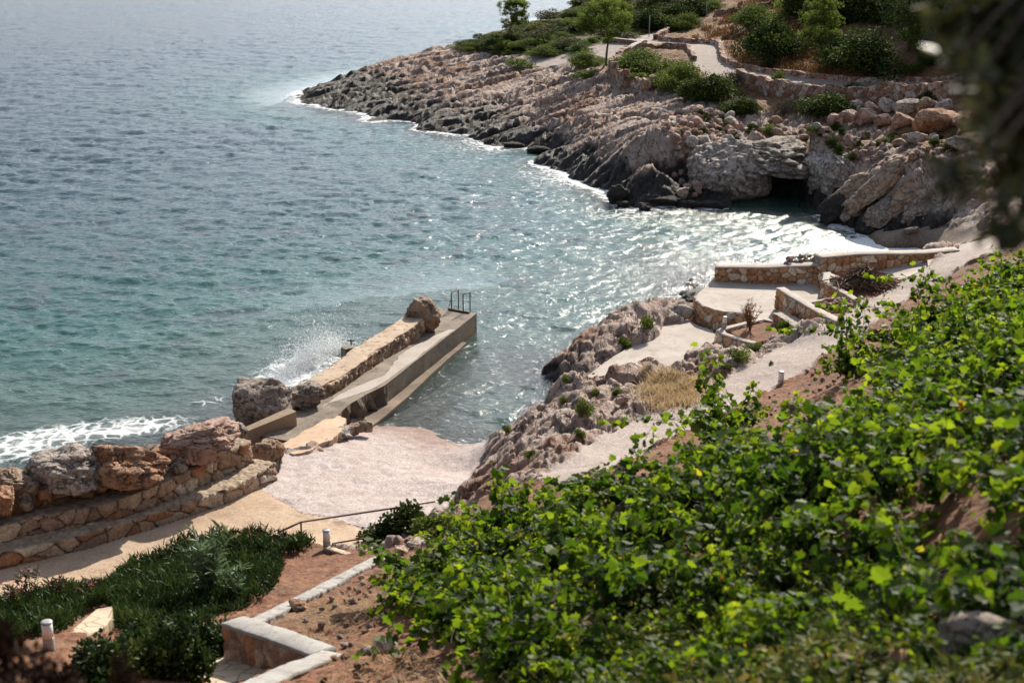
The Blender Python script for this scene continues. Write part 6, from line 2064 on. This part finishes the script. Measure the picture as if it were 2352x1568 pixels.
# shrubs of the near left corner
SHN = {}
for k_, mt_, ls_, n_ in (('nd', 'shrubd', 0.085, 1500), ('ng', 'shrubl', 0.08, 1300), ('nb', 'nearbrown', 0.06, 1600), ('ni', 'ice', 0.065, 3200)):
    SH[k_] = [(shrub_mesh(800 + i + len(k_), n_, ls_, mt_, LEAF_OVAL, 12), stems_mesh(60 + i)) for i in range(2)]
for k_, x, y, w_, h_, lb in [('ni', 415, 1556, 1.3, 0.9, 'dark leafy shrub at the bottom edge against the flagstone landing'), ('ni', 330, 1540, 1.5, 0.85, 'dark leafy shrub at the bottom edge, left of the stair wall'), ('ni', 450, 1560, 1.3, 0.8, 'dark leafy shrub touching the bent stair wall'), ('ni', 230, 1575, 1.3, 0.7, 'dark leafy shrub at the bottom edge below the flagstones'), ('ni', 330, 1475, 1.0, 0.5, 'dark low shrub between the flagstone step and the stair wall'), ('ni', 520, 1530, 0.7, 0.5, 'small leafy bush growing up beside the stair wall'),
                             ('nd', 870, 1240, 1.1, 0.55, 'dark green bush under the lower handrail'), ('nd', 945, 1222, 1.2, 0.75, 'leafy bush behind the right handrail post'), ('ng', 1010, 1228, 1.2, 0.5, 'yellow green bush at the beach corner of the vineyard')]:
    p = G(x, y)
    shrub(k_, p - [0, 0, 0.03], w_, h_, lb)
for x, y, t, w_, h_, lb in [(-40, 1600, 7.5, 0.6, 0.62, 'blurred dark brown bush filling the bottom left corner'), (110, 1640, 7.0, 0.4, 0.36, 'blurred dark brown bush in the lower left foreground'), (290, 1650, 7.5, 0.26, 0.40, 'blurred reddish brown twig bush at the bottom edge')]:
    q = Pt(x, y, t)
    e = shrub('nb', q, w_, h_, lb)
    g_ = float(ground(q[0], q[1]))
    V, f = tube([(q[0], q[1], g_ - 0.1), tuple(q + [0, 0, 0.2])], [0.03, 0.015], 6)
    V = (V - np.array(q)) / np.array(e.scale)
    o = link('stem', mesh('stem', V, f, MT['bark']), e)

# dry grass on the near rocks
def grass(name, label, cat, spots, mat, h, n, rad, w_=0.012, kind='stuff', seed=1, lean=0.35):
    rg = np.random.default_rng(seed)
    Ps = []
    for x, y, r_ in spots:
        c = G(x, y, 12)
        m_ = int(n * r_ * r_ / rad / rad)
        q = c[:2] + rg.normal(size=(m_, 2)) * r_ * 0.5
        Ps.append(np.stack([q[:, 0], q[:, 1], ground(q[:, 0], q[:, 1]) - 0.02], 1))
    p = np.concatenate(Ps)
    V, f = blades(p, h * rg.uniform(0.5, 1.2, len(p)), w_, rg, lean, 0.5)
    return solo(name, V, f, MT[mat], label, cat, None, {'rnd': np.repeat(rg.uniform(0, 1, len(p)), 5)}, False, None, kind)


grass('dry_grass', 'straw coloured dry grass on the rocks left of the gravel path', 'grass', [(1545, 872, 0.7), (1580, 900, 0.8), (1530, 905, 0.9), (1500, 885, 0.5), (1500, 925, 0.5), (1555, 925, 0.7), (1480, 865, 0.3)], 'drygrass', 0.36, 620, 0.7, 0.018, 'stuff', 3)
# weeds and dry stalks between the vines and the viewer
WEED = [(1250, 1620), (1330, 1500), (1420, 1440), (1500, 1390), (1600, 1340), (1750, 1320), (1900, 1290), (2050, 1330), (2100, 1430), (2230, 1500), (2400, 1560), (2400, 1700), (1200, 1700)]
p = scatter(WEED, 9000, 7, 20)
rg = np.random.default_rng(77)
cl = fbm(p[:, 0] * 0.9, p[:, 1] * 0.9, o=3)
nr = rg.normal(size=p.shape) * 0.5 + [0, 0, 0.7]
lift = rg.uniform(0, 1, len(p)) ** 0.8 * np.clip(0.26 + 0.3 * cl, 0.03, 0.6)
q = p + np.stack([0 * lift, 0 * lift, lift], 1)
V, f, r_ = leaves(q, nr, rg.uniform(0.05, 0.11, len(q)), LEAF_OVAL, rg, None, np.clip(0.3 + 0.5 * cl + rg.uniform(-0.3, 0.4, len(q)), 0, 1))
p2 = scatter(WEED, 4500, 7, 20)
V2, f2 = blades(p2, 0.38 * rg.uniform(0.4, 1.3, len(p2)), 0.010, rg, 0.5, 0.5)
Va, fa = merge([(V, f), (V2, f2)])
solo('weeds', Va, fa, MT['weed'], 'yellow green weeds and dry stalks on the ground below the vines', 'weeds', None, {'rnd': np.concatenate([r_, np.repeat(rg.uniform(0.4, 1, len(p2)), 5)])}, False, None, 'stuff')
for a in scatter([(1330, 1560), (1420, 1470), (1520, 1420), (1700, 1370), (1850, 1360), (2050, 1400), (2150, 1480), (2250, 1640), (1300, 1680)], 44, 7, 20):
    vine((a[0], a[1], a[2] - 0.1), R.uniform(0.4, 0.75), 'small young grapevine among the yellow weeds at the bottom edge', 'young vines among the foreground weeds')
# sparse weeds and litter on open red soil
SOILP = [(700, 1700), (760, 1520), (900, 1470), (1100, 1580), (1250, 1620), (1200, 1700)]
SOIL2 = [(600, 1470), (880, 1300), (980, 1250), (1030, 1240), (930, 1380), (830, 1470), (760, 1520), (690, 1480)]
p2 = np.concatenate([scatter(SOILP, 1100, 8, 30), scatter(SOIL2, 800, 15, 36), scatter([(1800, 900), (1900, 850), (1990, 830), (1960, 960), (1820, 980)], 300, 20, 45), scatter([(2050, 720), (2150, 670), (2280, 640), (2200, 760), (2080, 800)], 500, 20, 50)])
V2, f2 = blades(p2, 0.20 * rg.uniform(0.3, 1.5, len(p2)), 0.011, rg, 0.9, 0.6)
solo('dry_weeds', V2, f2, MT['drygrass'], 'thin straw stalks scattered over the open red soil', 'weeds', None, {'rnd': np.repeat(rg.uniform(0, 1, len(p2)), 5)}, False, None, 'stuff')
# stones lying on the soil
for i, (x, y, s_, mt, lb) in enumerate([(690, 1400, 0.45, 'b_orange', 'orange stone on the soil right of the mortar kerb'), (955, 1262, 0.55, 'b_pale', 'pale rock at the upper end of the mortar kerb'), (925, 1272, 0.4, 'b_pink', 'pinkish rock beside the top of the mortar kerb'), (985, 1255, 0.4, 'b_pale', 'pale rock under the first vines by the kerb'), (890, 1490, 0.42, 'b_pale', 'flat pale stone below the first vines'), (1430, 925, 0.5, 'b_pink', 'rock among the vines'), (850, 1500, 0.25, 'b_pale', 'small pale stone on the soil at the bottom'), (1825, 940, 0.5, 'b_grey', 'grey rock on the soil near the path lamp'), (1880, 960, 0.6, 'b_tan', 'tan rock between soil and vines near the path lamp'), (2110, 1575, 0.55, 'b_tan', 'blurred tan rock at the bottom right'), (2000, 1575, 0.6, 'b_orange', 'blurred reddish rock at the bottom right'), (2280, 1540, 0.8, 'b_grey', 'blurred grey rock in the bottom right corner')]):
    p = G(x, y)
    boulder('rock', lb, p, (s_, s_ * 0.75, s_ * 0.55), 900 + i, mt, R.uniform(0, 3), sub=4, cat='rock', box_=2.6, rough=0.14, sink=0.2)
for i in range(160):
    pl = SOILP if i % 2 else SOIL2
    q = scatter(pl, 1, 8, 36)
    if len(q):
        stone('small_stone', q[0], R.uniform(0.05, 0.16), ['b_pink', 'b_tan', 'b_pale', 'b_orange'][i % 4], 'small stone lying on the red soil', 'small stones on the red soil')
q_ = scatter([(1760, 905), (1915, 815), (1960, 800), (1980, 900), (1840, 980), (1750, 960)], 70, 20, 46)
for a in q_:
    stone('small_stone', a, R.uniform(0.07, 0.2), 'b_orange' if R.uniform() < .6 else 'b_pink', 'small stone on the red soil beside the gravel path', 'small stones by the gravel path')

# ---- brushwood heap
rg = np.random.default_rng(88)
c0 = (P(1990, 645, 2.0) + P(1985, 668, 1.95)) / 2
e = empty('brushwood_heap', tuple(c0), 'heap of dark brown cut brushwood in the stone planter', 'brushwood')
it = []
for i in range(420):
    a = rg.normal(0, 1) * 0.55 + (0.2 if i % 3 else 1.2)
    L_ = rg.uniform(0.4, 1.1)
    r_ = np.array([rg.normal() * 0.52, rg.normal() * 0.40])
    hz_ = max(0.03, 0.80 * math.exp(-(r_[0] / 0.85) ** 2 - (r_[1] / 0.65) ** 2)) * rg.uniform(0.3, 1.0)
    d = np.array([math.cos(a), math.sin(a), rg.normal() * 0.22 - 0.25 * np.sign(r_[0]) * math.cos(a)])
    m_ = np.array([r_[0], r_[1], hz_])
    it.append(tube([m_ - d * L_ / 2, m_ + rg.normal(size=3) * 0.05, m_ + d * L_ / 2], [rg.uniform(0.012, 0.028), 0.016, 0.006], 5, False))
V, f = merge(it)
V[:, 2] = np.maximum(V[:, 2], 0.0)
link('twig_pile', mesh('twig_pile', V, f, MT['twig']), e)
V, f = tube([(0.1, 0, 0.5), (0.0, 0.05, 0.98)], [0.06, 0.05], 8)
link('log_end', mesh('log_end', V, f, MT['b_tan']), e)

# ---- sea spray thrown up by the pier wall
rg = np.random.default_rng(91)
base = P(690, 855, 0)
n = 26000
ang = rg.uniform(0, 1, n)
vz = rg.gamma(2.2, 0.42, n)
vx = rg.normal(0, 0.62, n)
tt = rg.uniform(0.0, 1.0, n)
src = P(640, 880, 0) * (1 - ang[:, None]) + P(775, 805, 0) * ang[:, None]
pos = src + np.stack([vx * tt * 0.9, rg.normal(0, 0.45, n) + 0.5, np.clip(vz * tt * 0.95 - 0.8 * tt ** 2, 0, 3) * (0.35 + 1.0 * np.exp(-((ang - 0.62) / 0.3) ** 2))], 1)
# filaments: drops gather along arcs
for k in range(60):
    m_ = 220
    s = np.linspace(0, 1, m_)
    a0 = rg.uniform(0.1, 0.95)
    st = P(640, 880, 0) * (1 - a0) + P(775, 805, 0) * a0 + [rg.normal() * 0.2, 0.4 + rg.normal() * 0.3, 0]
    v0 = np.array([rg.normal() * 0.9, rg.normal() * 0.3, rg.uniform(0.9, 2.2) * (0.5 + 0.6 * math.exp(-((a0 - 0.62) / 0.3) ** 2))])
    q = st + v0 * s[:, None] * 0.75 + np.array([0, 0, -1.15]) * (s[:, None] ** 2)
    pos = np.concatenate([pos, q + rg.normal(size=q.shape) * 0.02])
pos = pos[pos[:, 2] > 0.0]
OC = np.array([[1, 0, 0], [-1, 0, 0], [0, 1, 0], [0, -1, 0], [0, 0, 1], [0, 0, -1.0]])
OF = np.array([[0, 2, 4], [2, 1, 4], [1, 3, 4], [3, 0, 4], [2, 0, 5], [1, 2, 5], [3, 1, 5], [0, 3, 5]])
sz = rg.gamma(1.6, 0.0045, len(pos)) + 0.0035
V = (pos[:, None] + OC[None] * sz[:, None, None]).reshape(-1, 3)
f = (OF[None] + (np.arange(len(pos)) * 6)[:, None, None]).reshape(-1, 3)
solo('sea_spray', V, f, MT['spray'], 'white spray of a wave bursting against the pier wall', 'spray', kind='stuff')

# ---- the tree beside the viewpoint whose branches hang into the view
rg = np.random.default_rng(95)
tb = np.array([3.4, 4.4, 0])
tb[2] = float(ground(tb[0], tb[1]))
e = empty('near_tree', tuple(tb), 'dark blurred tree branches hanging close at the upper right', 'tree')
top = np.array([2.9, 4.6, 17.6])
trk = chaikin(np.array([tb - [0, 0, .3], tb + [0.1, 0.1, 1.8], top - [0.1, 0, 1.2], top]), 2)
it = [tube(trk, np.linspace(0.16, 0.06, len(trk)), 9)]
LP, LA, LR = [], [], []


def spray_leaves(c, r_, n):
    d, q = blob_points(n, rg, 0.1)
    LP.append(c + d * q[:, None] * r_)
    LA.append(rg.normal(size=(n, 3)) * 0.7 + [-.2, 0, -0.6])
    LR.append(np.clip(rg.uniform(0, 1, n) ** 1.5, 0, 1))


targets = []
for x, y, t, r_, n in [(2345, 40, 4.4, .30, 700), (2300, 10, 4.6, .26, 500), (2350, 160, 4.3, .28, 800), (2325, 110, 4.5, .20, 420), (2260, 30, 4.8, .16, 200), (2350, 270, 4.2, .24, 700), (2300, 230, 4.4, .13, 200), (2350, 380, 4.2, .2, 480), (2310, 330, 4.4, .12, 150), (2270, 150, 4.4, .12, 110), (2230, 90, 4.5, .10, 60), (2350, 470, 4.3, .14, 200), (2300, 420, 4.4, .10, 70), (2230, 250, 4.2, .08, 36),
                      (2180, 60, 4.4, .09, 40), (2150, 130, 3.8, .05, 14), (2190, 180, 3.6, .05, 14), (2200, 330, 3.6, .06, 18), (2140, 395, 3.4, .05, 12), (2180, 400, 3.4, .05, 12), (2260, 500, 3.6, .07, 24), (2290, 460, 3.7, .07, 26), (2220, 20, 4.4, .12, 80), (2400, 100, 4.4, .4, 900), (2420, 300, 4.3, .35, 700), (2380, 0, 4.4, .35, 700), (2330, 530, 3.8, .08, 40), (2120, 20, 4.4, .08, 26)]:
    c = Pt(x + (135 if r_ > 0.12 else 50), y - (60 if r_ > 0.12 else 0), t)
    spray_leaves(c, r_, n)
    targets.append(c)
for i, c in enumerate(targets):
    st = trk[int(np.clip((c[2] + 0.35 - tb[2]) / (top[2] - tb[2]) * len(trk), 3, len(trk) - 1))]
    md = (st + c) / 2 + [rg.normal() * .05, rg.normal() * .1, 0.22 + rg.normal() * .08]
    it.append(tube(chaikin(np.array([st, md, c]), 2), np.linspace(0.012, 0.003, 9), 5, False))
LPc, LAc, LRc = np.concatenate(LP), np.concatenate(LA), np.concatenate(LR)
V, f, q = leaves(LPc, rg.normal(size=LPc.shape), 0.075 * rg.uniform(0.6, 1.2, len(LPc)), LEAF_OVAL, rg, LAc, LRc, 0.75)
part('crown', V, f, MT['neartree'], e, {'rnd': q}, False)
V, f = merge(it)
part('trunk', V, f, MT['rust'], e)
# ---------------------------------------------------------------- light, sky, camera
w = bpy.data.worlds.new('World')
scene.world = w
w.use_nodes = True
nt = w.node_tree
sky = nt.nodes.new('ShaderNodeTexSky')
sky.sky_type = 'NISHITA'
sky.sun_disc = False
sky.sun_elevation = SUN_EL
sky.sun_rotation = SUN_AZ
sky.altitude = 0
sky.air_density = 1.0
sky.dust_density = 1.0
sky.ozone_density = 1.0
bg = nt.nodes['Background']
# thin high cloud veiling much of the sky
tc = nt.nodes.new('ShaderNodeTexCoord')
mp = nt.nodes.new('ShaderNodeMapping')
mp.inputs['Scale'].default_value = (1.0, 1.0, 3.2)
nt.links.new(tc.outputs['Generated'], mp.inputs[0])
nz = nt.nodes.new('ShaderNodeTexNoise')
nz.inputs['Scale'].default_value = 2.3
nz.inputs['Detail'].default_value = 7
nz.inputs['Roughness'].default_value = 0.6
nz.inputs['Distortion'].default_value = 0.5
nt.links.new(mp.outputs[0], nz.inputs['Vector'])
cr = nt.nodes.new('ShaderNodeMapRange')
cr.inputs[1].default_value = 0.35
cr.inputs[2].default_value = 0.65
cr.inputs[3].default_value = 0.35
cr.inputs[4].default_value = 0.8
nt.links.new(nz.outputs[0], cr.inputs[0])
mx = nt.nodes.new('ShaderNodeMix')
mx.data_type = 'RGBA'
sx = nt.nodes.new('ShaderNodeSeparateXYZ')
nt.links.new(tc.outputs['Generated'], sx.inputs[0])
el = nt.nodes.new('ShaderNodeMapRange')
el.inputs[1].default_value = 0.05
el.inputs[2].default_value = 0.75
el.inputs[3].default_value = 1.0
el.inputs[4].default_value = 0.35
nt.links.new(sx.outputs[2], el.inputs[0])
ml = nt.nodes.new('ShaderNodeMath')
ml.operation = 'MULTIPLY'
nt.links.new(cr.outputs[0], ml.inputs[0])
nt.links.new(el.outputs[0], ml.inputs[1])
nt.links.new(ml.outputs[0], mx.inputs[0])
nt.links.new(sky.outputs[0], mx.inputs[6])
# the veil is brightest round the sun
dt = nt.nodes.new('ShaderNodeVectorMath')
dt.operation = 'DOT_PRODUCT'
nt.links.new(tc.outputs['Generated'], dt.inputs[0])
dt.inputs[1].default_value = (math.sin(SUN_AZ) * math.cos(SUN_EL), math.cos(SUN_AZ) * math.cos(SUN_EL), math.sin(SUN_EL))
pw = nt.nodes.new('ShaderNodeMath')
pw.operation = 'POWER'
pw.use_clamp = True
nt.links.new(dt.outputs['Value'], pw.inputs[0])
pw.inputs[1].default_value = 5.5
gb = nt.nodes.new('ShaderNodeMapRange')
nt.links.new(pw.outputs[0], gb.inputs[0])
gb.inputs[3].default_value = 1.25
gb.inputs[4].default_value = 9.5
vm = nt.nodes.new('ShaderNodeVectorMath')
vm.operation = 'SCALE'
vm.inputs[0].default_value = (5.8, 6.25, 7.1)
nt.links.new(gb.outputs[0], vm.inputs['Scale'])
nt.links.new(vm.outputs[0], mx.inputs[7])
nt.links.new(mx.outputs[2], bg.inputs[0])
bg.inputs[1].default_value = 0.054

sl = bpy.data.lights.new('sun', 'SUN')
sl.energy = 5.0
sl.angle = math.radians(0.6)
sl.color = (1.0, 0.92, 0.79)
so = bpy.data.objects.new('sun', sl)
COL.objects.link(so)
sdir = Vector((math.sin(SUN_AZ) * math.cos(SUN_EL), math.cos(SUN_AZ) * math.cos(SUN_EL), math.sin(SUN_EL)))
so.rotation_euler = (-sdir).to_track_quat('-Z', 'Y').to_euler()
so.location = sdir * 60

cd = bpy.data.cameras.new('camera')
cam = bpy.data.objects.new('camera', cd)
COL.objects.link(cam)
cam.location = (0, 0, CZ)
cam.rotation_euler = (math.pi / 2 - TH, 0, 0)
cd.sensor_width = 36
cd.lens = 36 * F / 2352
cd.clip_start = 0.05
cd.clip_end = 9000
cd.dof.use_dof = True
cd.dof.focus_distance = 66
cd.dof.aperture_fstop = 1.5
cd.dof.aperture_blades = 8
scene.camera = cam

vs = scene.view_settings
vs.view_transform = 'Standard'
vs.look = 'None'
vs.exposure = 0.66
vs.gamma = 1.0
cy = scene.cycles
cy.use_denoising = True
cy.max_bounces = 8
cy.diffuse_bounces = 3
cy.glossy_bounces = 3
cy.transmission_bounces = 4
cy.transparent_max_bounces = 6
cy.sample_clamp_indirect = 6
cy.caustics_reflective = False
cy.caustics_refractive = False
